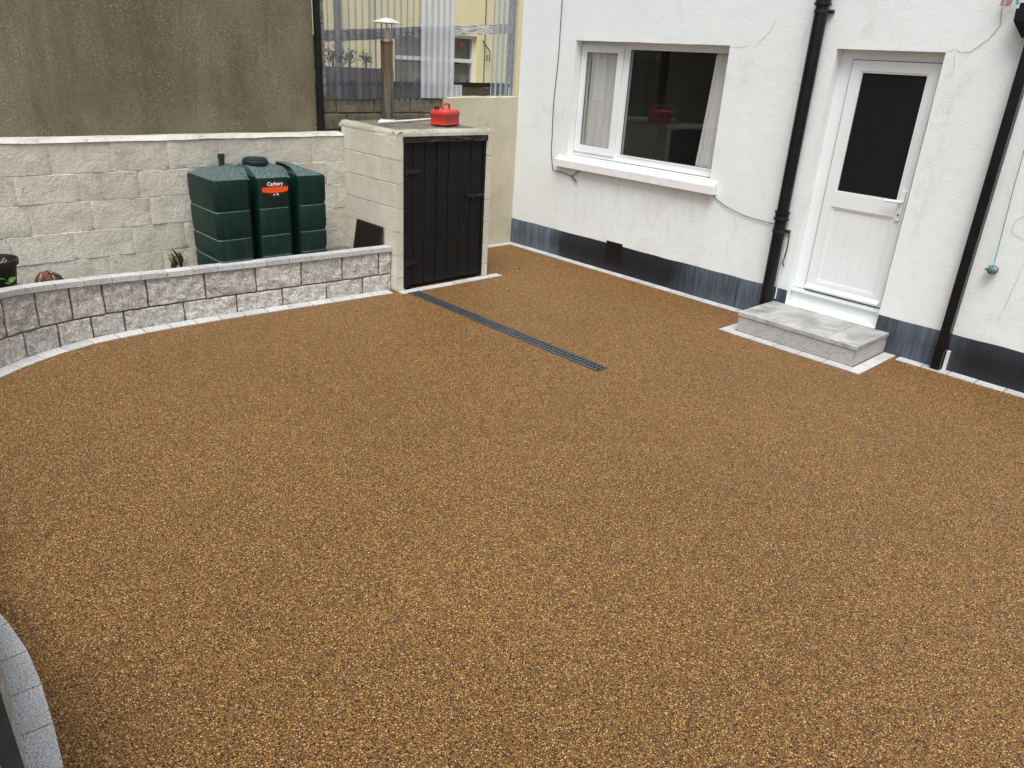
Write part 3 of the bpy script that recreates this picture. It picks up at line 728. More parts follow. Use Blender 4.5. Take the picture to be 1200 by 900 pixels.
def ext(lst, end):
    l = list(lst)
    while l[-1] < end: l.append(min(end, l[-1]+.40))
    return l
TOP = ext(TOP, NEAR); BOT = ext(BOT, NEAR)
sd_ = 0
for L, lo, hi in ((BOT, lambda u: -.06, lambda u: bed_z(u)-.005), (TOP, lambda u: bed_z(u)+.0065, lambda u: toph(u)-.003)):
    for a, b in zip(L, L[1:]):
        if b-a < .05: continue
        sd_ += 1; wall_block(a+g, b-g, lo, hi, rw, sd_)
def strip(t0, t1, n0, n1, zf0, zf1, step=.05):
    mb = MB(); n = max(1, round((t1-t0)/step)); R = []
    for i in range(n+1):
        u = t0+(t1-t0)*i/n; a = face_pt(u, n0); b = face_pt(u, n1)
        R.append([mb.bm.verts.new(p) for p in ((a.x, a.y, zf0(u)), (b.x, b.y, zf0(u)), (b.x, b.y, zf1(u)), (a.x, a.y, zf1(u)))])
    for A, B in zip(R, R[1:]):
        for k in range(4): mb.bm.faces.new((A[k], A[(k+1) % 4], B[(k+1) % 4], B[k]))
    mb.bm.faces.new(R[0]); mb.bm.faces.new(R[-1][::-1]); return mb
strip(0, NEAR, -.10, -.019, lambda u: -.06, lambda u: toph(u)-.012).build('mortar_core', 'mortar', rw)
t = .002
while t < NEAR-.05:
    e = min(t+.2, NEAR)
    strip(t+.0022, e-.0022, -.082, .020, lambda u: toph(u), lambda u: toph(u)+.040+.0006*math.sin(t*40), .05).build('coping_stone', 'granite', rw, bevel=.003)
    t = e
ge = thing('granite_edging', 'pale granite sett edging along the foot of the curved block wall', 'edging', (.95, -4.0, 0))
t = .05
while t < 5.95:
    strip(t+.004, t+.196, .008, .125, lambda u: -.045, lambda u: .005+random.uniform(-.0, .0012), .2).build('sett', 'granite', ge, bevel=.0025)
    t += .2
# near end of the bed: flush setts, rough wall, dark board
ge2 = thing('granite_edging', 'speckled granite sett edging in the near left corner', 'edging', (4.4, -6.2, 0))
s0 = min(range(len(CV.p)), key=lambda i: (CV.p[i]-Vector((4.287, -6.247))).length); sref = CV.s[s0]
for k in range(-9, 14):
    a = sref+k*.2
    strip(a+.0028, a+.1972, -.014, .086, lambda u: -.05, lambda u: .006, .2).build('sett', 'granite', ge2, bevel=.003)
nw = thing('low_wall', 'rough grey block wall beside the granite setts in the near left corner', 'wall', (4.6, -6.35, 0))
k = 0; a = NEAR+.02
NH = .33
while a < CV.len-.5:
    for lo, hi, off in ((-.06, .152, 0), (.158, NH, .2)):
        def mp2(u, v, n): q = face_pt(u, n-.012); return (q.x, q.y, v)
        block_mesh(mp2, a+off+.004, a+off+.396, lo, hi, .085, 15, 10, .006, 13, .006, 60+k, .003).build('block', 'split', nw); k += 1
    a += .4
strip(NEAR+.01, CV.len-.2, -.16, -.022, lambda u: -.06, lambda u: NH-.006).build('mortar_core', 'mortar', nw)
db = thing('dark_board', 'dark timber edging board at the bottom left corner above the low wall', 'board', (5.0, -6.36, .26))
mb = MB(); mb.prism([(4.40, -6.295), (5.25, -6.322), (5.9, -6.50), (5.88, -6.545), (5.24, -6.362), (4.40, -6.335)], .262, .60); mb.build('board', 'blackwood', db, bevel=.006)
for px_, py_ in ((4.55, -6.365), (5.2, -6.40)): bx('stake', 'blackwood', db, px_, px_+.05, py_-.03, py_+.018, .262, .575, bevel=.004)

# ------------------------------------------------------------------ cream painted block wall behind the tank
def course_wall(root, mp, u0, u1, courses, first, blen, dep, mat, amp, freq, edge, pillow, seed0, jn=.004, nx=10, ny=6, eu=None):
    k = seed0
    for ci, (z0, z1) in enumerate(courses):
        js = [u0]; x = u0+first[ci % len(first)]
        while x < u1-.06: js.append(x); x += blen+random.uniform(-.012, .012)
        js.append(u1)
        for a, b in zip(js, js[1:]):
            k += 1; q = random.uniform(-.0012, .0012)
            block_mesh(lambda u, v, n: mp(u, v, n+q), a+(jn/2 if eu is None else .0003), b-(jn/2 if eu is None else .0003), z0+jn/2, z1-jn/2, dep, nx, ny, amp, freq, edge, k, pillow, eu).build('block', mat, root, smooth=35)
bw = thing('block_wall', 'cream painted blockwork wall behind the green tank', 'wall', (.06, -5.0, 0))
WX_ = .155
mpw = lambda u, v, n: (WX_+n, -u, v)
zc = [.0, .205, .425, .646, .874, 1.087, 1.318]
course_wall(bw, mpw, 2.395, 7.6, list(zip(zc, zc[1:])), [.30, .085, .325, .10, .21, .36], .433, .05, 'cream', .0075, 6, .0035, .0, 200, .002, 12, 8, .0014)
bx('wall_core', 'cream', bw, -.06, WX_-.004, -7.6, -2.395, 0, 1.31, bevel=0)
mb = MB()
def topf(a, b):
    y = -7.6+a*(7.6-2.40); x = -.06+b*(WX_+.012+.06)
    return (x, y, 1.320+.028*(1-(2*b-1)**4)+.006*fbm((x*3, y, 2), 3, 3))
mb.grid(topf, 90, 6); mb.build('wall_top', 'cream_top', bw, smooth=60)

# ------------------------------------------------------------------ coal bunker
BX1, BY0, BY1 = 1.027, -2.41, -1.283
cb = thing('coal_bunker', 'cream painted block coal bunker with black plank door', 'bunker', (.6, -1.85, 0))
zb = [0, .125, .338, .557, .775, .992, 1.200, 1.40]
mps = lambda u, v, n: (u, BY0-n, v)
course_wall(cb, mps, .125, BX1-.0, list(zip(zb, zb[1:])), [.43, .215], .44, .09, 'bunkerp', .0035, 8, .004, .0, 300, .003, 10, 6, .0004)
mpf = lambda u, v, n: (BX1+n, u, v)
for i, (a, b) in enumerate(zip(zb, zb[1:])):
    block_mesh(mpf, BY0+.002, -2.335, a+.0015, b-.0015, .08, 7, 6, .0025, 8, .004, 400+i).build('block', 'bunkerp', cb, smooth=35)
    block_mesh(mpf, -1.362, BY1, a+.0015, b-.0015, .10, 7, 6, .0025, 8, .004, 430+i).build('block', 'bunkerp', cb, smooth=35)
bx('side_wall', 'bunkerp', cb, .0, BX1-.11, BY1-.10, BY1-.002, 0, 1.398, bevel=0)
bx('back_wall', 'mossy', cb, .02, .10, BY0+.1, BY1-.11, 0, 1.398, bevel=0)
# roof slab with cement top and painted front edge
mb = MB()
def slabtop(a, b):
    x = .02+a*(BX1-.035-.02); y = BY0+.03+b*(BY1-.01-BY0-.03)
    return (x, y, 1.432+.018*(1-a)+.008*b+.005*fbm((x, y, 1), 6, 3)+(-.008 if (a in (0, 1) or b in (0, 1)) else 0))
G_ = mb.grid(slabtop, 18, 18)
mb.build('roof_top', 'roofcement', cb, smooth=60)
def wob(x, y, z): return (x+.006*nz((y*3, z*3, 1)), y+.006*nz((x*3, z*3, 5)), z)
mb = MB(); n = 14
for (p, q) in (((BX1+.012, BY0-.022), (BX1+.012, BY1+.022)), ((-.04, BY0-.022), (BX1+.0105, BY0-.022))):
    pass
mb.box(.07, BX1-.006, BY0+.004, BY1-.002, 1.401, 1.426, wob); mb.build('roof_slab', 'bunkerp', cb, bevel=.008)
def fillet(y0, y1):
    mb = MB()
    def f(a, b):
        y = y0+(y1-y0)*a; ang = b*math.pi/2
        return (BX1-.0008-.075*(1-math.cos(ang))+.004*fbm((y, ang, 8), 7, 3), y, 1.392+.058*math.sin(ang)+.006*a+.007*math.sin(ang)*fbm((y, ang, 3), 6, 3))
    mb.grid(f, 24, 6); return mb
fillet(BY0-.003, BY1+.004).build('roof_edge', 'rim', cb, smooth=70)
mb = MB()
def f2(a, b):
    x = .085+(BX1-.085+.002)*a; ang = b*math.pi/2
    return (x, BY0+.0008+.075*(1-math.cos(ang))+.004*fbm((x, ang, 5), 7, 3), 1.392+.053*math.sin(ang)+.018*(1-a)+.007*math.sin(ang)*fbm((x, ang, 9), 6, 3))
mb.grid(f2, 24, 6); mb.build('roof_edge', 'rim', cb, smooth=70)
bx('lintel', 'bunkerp', cb, BX1-.07, BX1+.001, -2.334, -1.363, 1.378, 1.4005, bevel=.002)
# plank door
bd = bpy.data.objects.new('plank_door', None); COL.objects.link(bd); attach(bd, cb); ROOTLOC['plank_door'] = Vector((0, 0, 0))
mb = MB(); mb.box(BX1-.05, BX1+.004, -2.334, -2.300, .02, 1.345); mb.box(BX1-.05, BX1+.004, -1.392, -1.363, .02, 1.345); mb.build('frame', 'blackwood', bd, bevel=.003)
mb = MB(); mb.box(BX1-.05, BX1+.022, -2.338, -1.360, 1.346, 1.398, lambda x, y, z: (x+.004*nz((y*9, z*9, 2)), y, z+.004*nz((y*7, x, 6)))); mb.build('head_board', 'headwood', bd, bevel=.004)
PL = [-2.298, -2.226, -2.095, -1.956, -1.821, -1.680, -1.542, -1.394]
for i, (a, b) in enumerate(zip(PL, PL[1:])):
    q = random.uniform(-.003, .003)
    bx('plank', 'blackwood', bd, BX1-.028+q, BX1-.006+q, a+.0035, b-.0035, .035+random.uniform(0, .012), 1.342, bevel=.004)
bx('backing', 'blackhw', bd, BX1-.05, BX1-.032, -2.298, -1.394, .04, 1.34, bevel=0)
for z in (1.095, .257):
    mb = MB(); mb.prism([(-2.325, z-.022), (-2.29, z-.022), (-2.165, z-.010), (-2.165, z+.010), (-2.29, z+.022), (-2.325, z+.022)], BX1-.002, BX1+.006, lambda a, b, c: (c, a, b)); mb.tube([(BX1+.008, -2.3, z-.03), (BX1+.008, -2.3, z+.03)], .008, 8)
    mb.build('hinge', 'blackhw', bd)
mb = MB(); mb.box(BX1-.002, BX1+.006, -1.60, -1.37, .812, .848); mb.tube([(BX1+.012, -1.60, .832), (BX1+.012, -1.375, .832)], .008, 8); mb.tube([(BX1+.01, -1.54, .832), (BX1+.035, -1.54, .828), (BX1+.035, -1.54, .805)], .006, 8)
mb.build('bolt', 'blackhw', bd)
bx('interior_back', 'blackhw', bd, .7, .72, -2.3, -1.4, .0, 1.35, bevel=0)
# things on and by the bunker
fl = thing('flue_pipe', 'rusty metal flue pipe with conical cowl standing behind the bunker roof', 'flue', (.19, -1.932, 1.45))
FX, FY = .19, -1.932
MB().lathe([(.058, 0), (.058, .4), (.058, .70)], (FX, FY, 1.445), 28).build('pipe', 'flue', fl, smooth=40)
MB().lathe([(.054, 0), (.061, .004), (.062, .02), (.057, .026), (.057, .05), (.062, .055), (.062, .07), (.057, .075), (.057, .115), (.055, .115), (.055, .0)], (FX, FY, 2.145), 28, cap=False).build('collar', 'flue', fl, smooth=40)
MB().lathe([(.105, 0), (.10, .006), (.07, .022), (.03, .015), (.0731, 0)][:3]+[(.071, .03)], (FX, FY, 1.440), 24).build('base_flange', 'white_pl', fl, smooth=40)
cw = MB().lathe([(.138, 0), (.140, .004), (.095, .026), (.05, .040), (.012, .048), (.002, .049)], (FX, FY, 2.322), 32).build('cowl', 'alu', fl, smooth=50)
for k in range(3):
    a = .5+k*2.094; MB().tube([(FX+.055*math.cos(a), FY+.055*math.sin(a), 2.24), (FX+.055*math.cos(a), FY+.055*math.sin(a), 2.33)], .006, 6).build('strut', 'flue', fl)
# red fuel can
C0 = Vector((.786, -1.667)); e1 = Vector((-.94, -.34)).normalized(); e2 = Vector((-.34, .94)).normalized(); RZ = 1.452
fc = thing('fuel_can', 'small red plastic fuel can standing on the bunker roof', 'fuel can', (.67, -1.56, RZ))
A_, B_ = .185, .245
def cf(a, b, z): q = C0+e1*a+e2*b; return (q.x, q.y, RZ+z)
mb = MB(); prof = [(.012, 0), (.0, .012), (.0, .018), (.005, .022), (.005, .095), (.0, .10), (.0, .122), (.008, .140), (.030, .147)]
rings = []
for ins, z in prof: rings.append([mb.bm.verts.new(cf(a, b, z)) for a, b in ((ins, ins), (A_-ins, ins), (A_-ins, B_-ins), (ins, B_-ins))])
for P_, Q_ in zip(rings, rings[1:]):
    for k in range(4): mb.bm.faces.new((P_[k], P_[(k+1) % 4], Q_[(k+1) % 4], Q_[k]))
mb.bm.faces.new(rings[0][::-1]); mb.bm.faces.new(rings[-1])
mb.build('body', 'red_pl', fc, bevel=.008, seg=2, smooth=50)
hp = [cf(.09, .075, .145), cf(.09, .08, .185), cf(.09, .10, .195), cf(.09, .17, .195), cf(.09, .19, .185), cf(.09, .195, .145)]
MB().tube(catmull(hp, 5), .011, 8).build('handle', 'red_pl', fc, smooth=60)
cc = cf(.13, .035, .14); MB().lathe([(.026, 0), (.026, .006), (.022, .012), (.022, .032), (.018, .036)], cc, 16).build('cap', 'blackhw', fc, smooth=40)
o = MB().tube([(.44, -2.20, 1.463), (.34, -1.80, 1.466), (.235, -1.43, 1.472)], .010, 8).build('plastic_conduit', 'white_pl', smooth=60, origin=(.34, -1.8, 1.455)); tag(o, 'thin white plastic conduit lying across the bunker roof', 'conduit')
# rusty mesh panel leaning on the bunker side
mp = thing('mesh_panel', 'rusty dark perforated panel leaning against the bunker side', 'panel', (.64, -2.46, .26))
def pf(x, y, z): return (x, BY0-.012-(.60-z)*.18-y, z)
mb = MB(); PZ0, PZ1, PX0, PX1 = .262, .58, .40, .84
mb.box(PX0, PX1, 0, .012, PZ0, PZ0+.022, pf); mb.box(PX0, PX1, 0, .012, PZ1-.022, PZ1-.004, pf); mb.box(PX0, PX0+.022, 0, .012, PZ0+.022, PZ1-.022, pf); mb.box(PX1-.022, PX1, 0, .012, PZ0+.022, PZ1-.022, pf)
mb.build('frame', 'rusty', mp)
mb = MB(); mb.box(PX0+.02, PX1-.02, .001, .004, PZ0+.02, PZ1-.02, pf); mb.build('backing', 'blackhw', mp)
mb = MB()
for i in range(26): x = PX0+.024+i*.0155; mb.box(x, x+.006, .005, .010, PZ0+.02, PZ1-.02, pf)
for j in range(18): z = PZ0+.024+j*.0155; mb.box(PX0+.02, PX1-.02, .0105, .0115, z, z+.005, pf)
mb.build('mesh', 'rusty', mp)

# ------------------------------------------------------------------ linear drain
dr = thing('linear_drain', 'dark slotted metal drain channel set in the brown paving', 'drain', (2.33, -2.29, 0))
DX0, DX1, DY0, DY1 = 1.13, 3.495, -2.35, -2.232
def dshift(x): return 0.0
bx('channel', 'draindark', dr, DX0+.002, DX1-.002, DY0+.004, DY1-.004, -.05, -.012, bevel=0)
mb = MB(); mb.box(DX0, DX1, DY0, DY0+.011, -.05, .0085); mb.box(DX0, DX1, DY1-.011, DY1, -.05, .0085); mb.box(DX1-.006, DX1, DY0+.011, DY1-.011, -.05, .0085); mb.build('channel_rim', 'drain', dr, bevel=.0015)
for a, b in ((DX0+.002, 1.492), (1.496, 2.492), (2.496, DX1-.008)):
    mb = MB(); yl = [DY0+.0125, DY0+.0205, (DY0+DY1)/2-.006, (DY0+DY1)/2+.006, DY1-.0205, DY1-.0125]
    mb.box(a, b, yl[0], yl[1], -.02, .007); mb.box(a, b, yl[2], yl[3], -.02, .007); mb.box(a, b, yl[4], yl[5], -.02, .007)
    x = a
    while x < b-.008:
        mb.box(x, x+.014, yl[1], yl[2], -.02, .0065); mb.box(x, x+.014, yl[3], yl[4], -.02, .0065); x += .038
    mb.build('grate', 'drain', dr)

# ------------------------------------------------------------------ oil tank
TX0, TX1, TY0, TY1 = .235, .775, -3.965, -2.965; TZ0 = .262
tk = thing('oil_tank', 'dark green ribbed plastic oil tank in front of the cream wall', 'oil tank', ((TX0+TX1)/2, (TY0+TY1)/2, TZ0))
LED = [(.0, .036), (.148, .022), (.160, .0), (.178, .0)]
def tier(z0, z1, out):  # list of (z, inset) of one tier: ledge under a shallow groove
    return [(z0, .0085), (z0+.012, .007), (z0+.034, .001), (z0+.06, .0), (z1-.010, .0), (z1-.003, .004)]
prof = []
for z0, z1 in ((TZ0, .425), (.425, .60), (.60, .825)): prof += tier(z0, z1, 0)
prof += [(.825, .0085), (.837, .007), (.859, .001), (.95, .0), (1.050, .0), (1.072, .008)]
def lobe(y0, y1, first, last, name, zc_):
    mb = MB(); rings = []
    cy0 = (y0+y1)/2
    for z, ins in prof:
        k = (z-TZ0)/(1.07-TZ0); tp = .007*(1-k)
        a = y0+(ins+tp if first else .002); b = y1-(ins+tp if last else .002)
        x0 = TX0+ins*.7+tp*.4; x1 = TX1-ins*.7-tp*.4; r = .035
        ring = []
        for (cx_, cy_, a0) in ((x1-r, b-r, 0), (x0+r, b-r, 90), (x0+r, a+r, 180), (x1-r, a+r, 270)):
            for q in range(5):
                an = math.radians(a0+q*22.5); ring.append(mb.bm.verts.new((cx_+r*math.cos(an), cy_+r*math.sin(an), z)))
        rings.append(ring)
    n = len(rings[0])
    # top: slopes up to a ridge
    for ins, dz in ((.030, .012), (.12, .045), (.20, .072), (.262, .082)):
        ring = []
        z = 1.072+dz
        a = y0+((ins+.008)*1.05 if first else .004+ins*.10); b = y1-((ins+.008)*1.05 if last else .004+ins*.10)
        if a > b-.08: m = (a+b)/2; a = m-.04; b = m+.04
        x0 = TX0+ins*.75; x1 = TX1-ins; r = .03*(1-ins*2.6)+.004
        for (cx_, cy_, a0) in ((x1-r, b-r, 0), (x0+r, b-r, 90), (x0+r, a+r, 180), (x1-r, a+r, 270)):
            for q in range(5):
                an = math.radians(a0+q*22.5); ring.append(mb.bm.verts.new((cx_+r*math.cos(an), cy_+r*math.sin(an), z)))
        rings.append(ring)
    for P_, Q_ in zip(rings, rings[1:]):
        for k in range(n): mb.bm.faces.new((P_[k], P_[(k+1) % n], Q_[(k+1) % n], Q_[k]))
    mb.bm.faces.new(rings[0][::-1]); mb.bm.faces.new(rings[-1])
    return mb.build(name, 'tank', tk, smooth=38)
GR = [(-3.660, -3.596), (-3.308, -3.232)]
lobe(TY0, GR[0][0], True, False, 'tank_lobe', 1); lobe(GR[0][1], GR[1][0], False, False, 'tank_lobe', 1); lobe(GR[1][1], TY1, False, True, 'tank_lobe', 1)
# web between the lobes, set well back
mb = MB()
for a, b in GR: mb.box(TX0+.05, TX1-.15, a-.03, b+.03, TZ0, 1.04); mb.prism([(TX0+.05, 1.041), (TX1-.15, 1.041), (TX1-.21, 1.085), (TX1-.27, 1.128), (TX0+.22, 1.128)], a-.03, b+.03, lambda x, z, y: (x, y, z))
mb.build('web', 'tank', tk)
MB().lathe([(.10, 0), (.106, .008), (.106, .026), (.098, .032), (.098, .044), (.085, .052), (.0, .054)][:-1], (.50, -3.475, 1.150), 28).build('filler_cap', 'tankcap', tk, smooth=40)
MB().lathe([(.024, 0), (.024, .06), (.028, .062), (.028, .092), (.022, .096)], (.46, -3.745, 1.140), 16).build('vent_pipe', 'tankcap', tk, smooth=40)
# printed label on the middle lobe
LBY, LBZ, LBX = -3.446, .982, TX1+.0012
lb = MB()
pts = []
for k in range(40):
    a = 2*math.pi*k/40; sx = math.copysign(abs(math.cos(a))**.75, math.cos(a)); sz = math.copysign(abs(math.sin(a))**.9, math.sin(a)); pts.append((LBY+.112*sx, LBZ+.068*sz))
lb.prism(pts, LBX-.006, LBX, lambda a, b, c: (c, a, b)); lbl = lb.build('label_sticker', 'blackprint', tk); ROOTLOC['label_sticker'] = Vector((0, 0, 0))
mb = MB(); mb.prism([(LBY-.112, LBZ-.020), (LBY-.06, LBZ-.030), (LBY, LBZ-.033), (LBY+.06, LBZ-.030), (LBY+.112, LBZ-.020), (LBY+.116, LBZ+.016), (LBY-.116, LBZ+.016)], LBX-.004, LBX+.0012, lambda a, b, c: (c, a, b)); mb.build('label_band', 'orange', lbl)
def lettering(txt, size, y, z, mat, bold=.0, x=None, sx=1.0):
    cu = bpy.data.curves.new('lettering', 'FONT'); cu.body = txt; cu.size = size; cu.align_x = 'CENTER'; cu.align_y = 'CENTER'; cu.offset = bold; cu.extrude = .0004; cu.resolution_u = 3
    tmp = bpy.data.objects.new('tmp', cu); COL.objects.link(tmp)
    dg = bpy.context.evaluated_depsgraph_get(); me = bpy.data.meshes.new_from_object(tmp.evaluated_get(dg)); bpy.data.objects.remove(tmp)
    # text plane -> faces +X, reads along +Y, up +Z
    for v in me.vertices: v.co = Vector(((x or LBX+.0014)+v.co.z, y+v.co.x*sx, z+v.co.y))
    me.materials.clear(); me.materials.append(M[mat]); o = bpy.data.objects.new('lettering', me); COL.objects.link(o); attach(o, lbl); return o
lettering('Carbery', .042, LBY, LBZ+.041, 'whiteprint', .0012, sx=1.0)
lettering('PLASTICS', .015, LBY, LBZ+.0215, 'orange', .0003, sx=1.25)
lettering('1200 LITRES', .020, LBY, LBZ-.007, 'blackprint', .0003, x=LBX+.002) if False else None
for k, yy in enumerate((-.012, .018)):
    mb = MB(); mb.prism([(LBY+yy-.008, LBZ-.052), (LBY+yy+.008, LBZ-.052), (LBY+yy+(.0 if k == 0 else .008), LBZ-.037), (LBY+yy-(.001 if k == 0 else .008), LBZ-.037)], LBX-.003, LBX+.001, lambda a, b, c: (c, a, b)); mb.build('symbol', 'whiteprint', lbl)
MB().tube([(.60, -2.965, .30), (.60, -2.90, .305), (.55, -2.80, .29), (.5, -2.66, .275)], .008, 8).build('oil_line', 'blackhw', tk, smooth=50)

# ------------------------------------------------------------------ bed plants
def leaf_mesh(mb, base, d, L, wd, droop, up_=Vector((0, 0, 1))):
    d = Vector(d).normalized(); side = d.cross(up_)
    side = side.normalized() if side.length > 1e-3 else Vector((1, 0, 0)); rows = []
    for i in range(6):
        t = i/5; c = Vector(base)+d*L*t+Vector((0, 0, -droop*L*t*t)); ww = wd*math.sin(math.pi*min(.97, t*.92+.06))**.8
        nrm = side.cross(d).normalized()
        rows.append([mb.bm.verts.new(c-side*ww+nrm*ww*.25), mb.bm.verts.new(c), mb.bm.verts.new(c+side*ww+nrm*ww*.25)])
    for a, b in zip(rows, rows[1:]):
        for k in range(2): mb.bm.faces.new((a[k], a[k+1], b[k+1], b[k]))
PX, PY = .50, -5.475
pot = thing('plant_pot', 'black plastic plant pot with dry stalks at the left edge', 'plant pot', (PX, PY, .26))
MB().lathe([(.10, 0), (.135, .22), (.145, .285), (.160, .287), (.162, .325), (.152, .327), (.145, .29), (.138, .27), (.02, .265)], (PX, PY, .26), 32).build('pot', 'pot', pot, smooth=40)
MB().lathe([(.139, 0), (.02, .015)], (PX, PY, .53), 24).build('soil', 'soil', pot)
for k in range(26):
    a = random.uniform(0, 6.28); r_ = random.uniform(0, .11); b = Vector((PX+r_*math.cos(a), PY+r_*math.sin(a), .54)); mb = MB()
    mb.tube([b, b+Vector((random.uniform(-.04, .04), random.uniform(-.04, .04), random.uniform(.01, .05)))], .004, 5); mb.build('stalk', 'straw', pot)
gp = thing('leafy_plant', 'small green leafy plant in front of the black pot', 'plant', (.70, -5.42, .26))
base = Vector((.705, -5.425, .26))
mb = MB(); mb.tube([base, base+Vector((.005, .0, .12)), base+Vector((.0, .01, .2))], .006, 6); mb.build('stem', 'leaf', gp)
for k in range(16):
    a = k*2.4+random.uniform(-.3, .3); h = .05+.16*(k/16); mb = MB()
    leaf_mesh(mb, base+Vector((0, 0, h)), (math.cos(a), math.sin(a), .35+.6*k/16), random.uniform(.07, .11), .024, .35); o = mb.build('leaf', 'leaf', gp, smooth=80)
dl = thing('dried_husk', 'brown dried husk lying in the bed behind the curved wall', 'dried leaf', (.42, -5.13, .26))
mb = MB()
def husk(a, b):
    th = a*2*math.pi; ph = (b-.5)*math.pi; r_ = .088*(1+.16*fbm((math.cos(th), math.sin(th), b*3), 2.2, 3))
    return (.40+r_*.8*math.cos(ph)*math.cos(th), -5.13+r_*1.05*math.cos(ph)*math.sin(th), .345+r_*.95*math.sin(ph))
mb.grid(husk, 20, 12); bmesh.ops.remove_doubles(mb.bm, verts=mb.bm.verts, dist=1e-4); mb.build('husk', 'dryleaf', dl, smooth=60)
for s_, e_ in (((.47, -5.14, .435), (.5, -5.0, .33)), ((.46, -5.18, .43), (.49, -5.22, .34)), ((.46, -5.12, .44), (.50, -5.10, .33))):
    MB().tube([s_, ((s_[0]+e_[0])/2+.01, (s_[1]+e_[1])/2, (s_[2]+e_[2])/2+.015), e_], .005, 6).build('twig', 'soil' if s_[1] == -5.14 else 'straw', dl)
wd = thing('wall_weed', 'small dry weed growing at the wall left of the tank', 'weed', (.20, -4.12, .26))
for k in range(34):
    a = random.uniform(-1.4, 1.4); b = Vector((.20+random.uniform(0, .03), -4.11+random.uniform(-.06, .05), .26)); L = random.uniform(.10, .24); mb = MB()
    leaf_mesh(mb, b+Vector((0, 0, random.uniform(0, .08))), (.35*math.cos(a)+.1, .5*math.sin(a), 1.0), L, .010, .3); mb.build('leaf', random.choice(['straw', 'dryleaf', 'leaf']), wd)
o = MB().lathe([(.008, 0), (.013, .004), (.009, .009)], (1.03, -.82, .003), 7).build('pebble', 'soil', origin=(1.03, -.82, .003)); tag(o, 'tiny dark pebble lying on the brown paving near the bunker', 'pebble')
o = MB().lathe([(.006, 0), (.010, .004), (.007, .008)], (1.6, -1.5, .003), 7).build('pebble', 'soil', origin=(1.6, -1.5, .003)); tag(o, 'tiny dark pebble lying on the brown paving below the window', 'pebble')

# ------------------------------------------------------------------ neighbours' side
ew = thing('end_wall', 'cream painted wall between the bunker and the house corner', 'wall', (-.1, -.5, 0))
mb = MB()
def ewf(a, b):
    y = -1.03+a*1.028; z = b*1.66; return (.0+.004*fbm((y, z, 1), 3, 3), y, z+(.010*fbm((y, 1, 3), 6, 3) if b == 1 else 0)+.02*a*b)
V1 = mb.grid(ewf, 20, 26)
top = [V1[i][26] for i in range(21)]; bk = [mb.bm.verts.new((-.2, v.co.y, v.co.z+.01)) for v in top]
for k in range(20): mb.bm.faces.new((top[k], top[k+1], bk[k+1], bk[k]))
lf = [V1[0][j] for j in range(27)]; lb_ = [mb.bm.verts.new((-.2, v.co.y, v.co.z)) for v in lf]
for k in range(26): mb.bm.faces.new((lf[k], lf[k+1], lb_[k+1], lb_[k]))
mb.build('face', 'endwall', ew, smooth=40)
dw = thing('boundary_wall', 'dark mossy block wall behind the bunker under the plastic sheets', 'wall', (-.2, -1.8, 0))
mpd = lambda u, v, n: (-.10+n, u, v)
course_wall(dw, mpd, -2.62, -1.035, [(0, .45), (.45, .9), (.9, 1.13), (1.13, 1.345), (1.345, 1.50), (1.50, 1.645)], [.2, .42, .3], .44, .09, 'mossy', .006, 9, .008, .0, 600, .010)
mb = MB()
def dtop(a, b): y = -2.62+a*2.617; x = -.24+b*.062; return (x, y, 1.765+.012*fbm((x*6, y, 1), 7, 3)+(.012 if .25 < b < .75 else 0))
V2 = mb.grid(dtop, 60, 4); fr_ = [V2[i][4] for i in range(61)]; lo_ = [mb.bm.verts.new((-.178, v.co.y, 1.0)) for v in fr_]
for k in range(60): mb.bm.faces.new((fr_[k], lo_[k], lo_[k+1], fr_[k+1]))
mb.build('wall_top', 'mossy', dw, smooth=50)
bx('wall_core', 'mossy', dw, -.176, -.112, -2.62, -.002, 0, 1.64, bevel=0)
gb = thing('pebbledash_building', 'brown pebbledashed building wall rising behind the cream block wall', 'building', (-2.2, -6.5, 0))
mb = MB()
def pbf(a, b): y = -10+a*(10-2.56); z = b*4.0; return (-.075+.010*fbm((y, z, 1), 1.2, 3), y, z)
mb.grid(pbf, 60, 30); mb.face([(-.075, -2.56, 0), (-4.2, -2.56, 0), (-4.2, -2.56, 4), (-.075, -2.56, 4)]); mb.face([(-.075, -2.56, 4), (-4.2, -2.56, 4), (-4.2, -10, 4), (-.075, -10, 4)])
mb.build('wall', 'pebble', gb, smooth=50)
bx('roof_edge', 'roof', gb, -4.3, .02, -10.1, -2.5, 4.004, 4.15)
nd = thing('downpipe', 'black downpipe at the corner of the brown pebbledashed building', 'drainpipe', (-.04, -2.53, 1.0))
MB().tube([(-.035, -2.535, .9), (-.035, -2.535, 2.5), (-.035, -2.535, 4.0)], .034, 18).build('pipe', 'blackpipe', nd, smooth=40)
MB().lathe([(.034, 0), (.040, .004), (.040, .05), (.034, .054)], (-.035, -2.535, 1.90), 18).build('collar', 'blackpipe', nd, smooth=40)
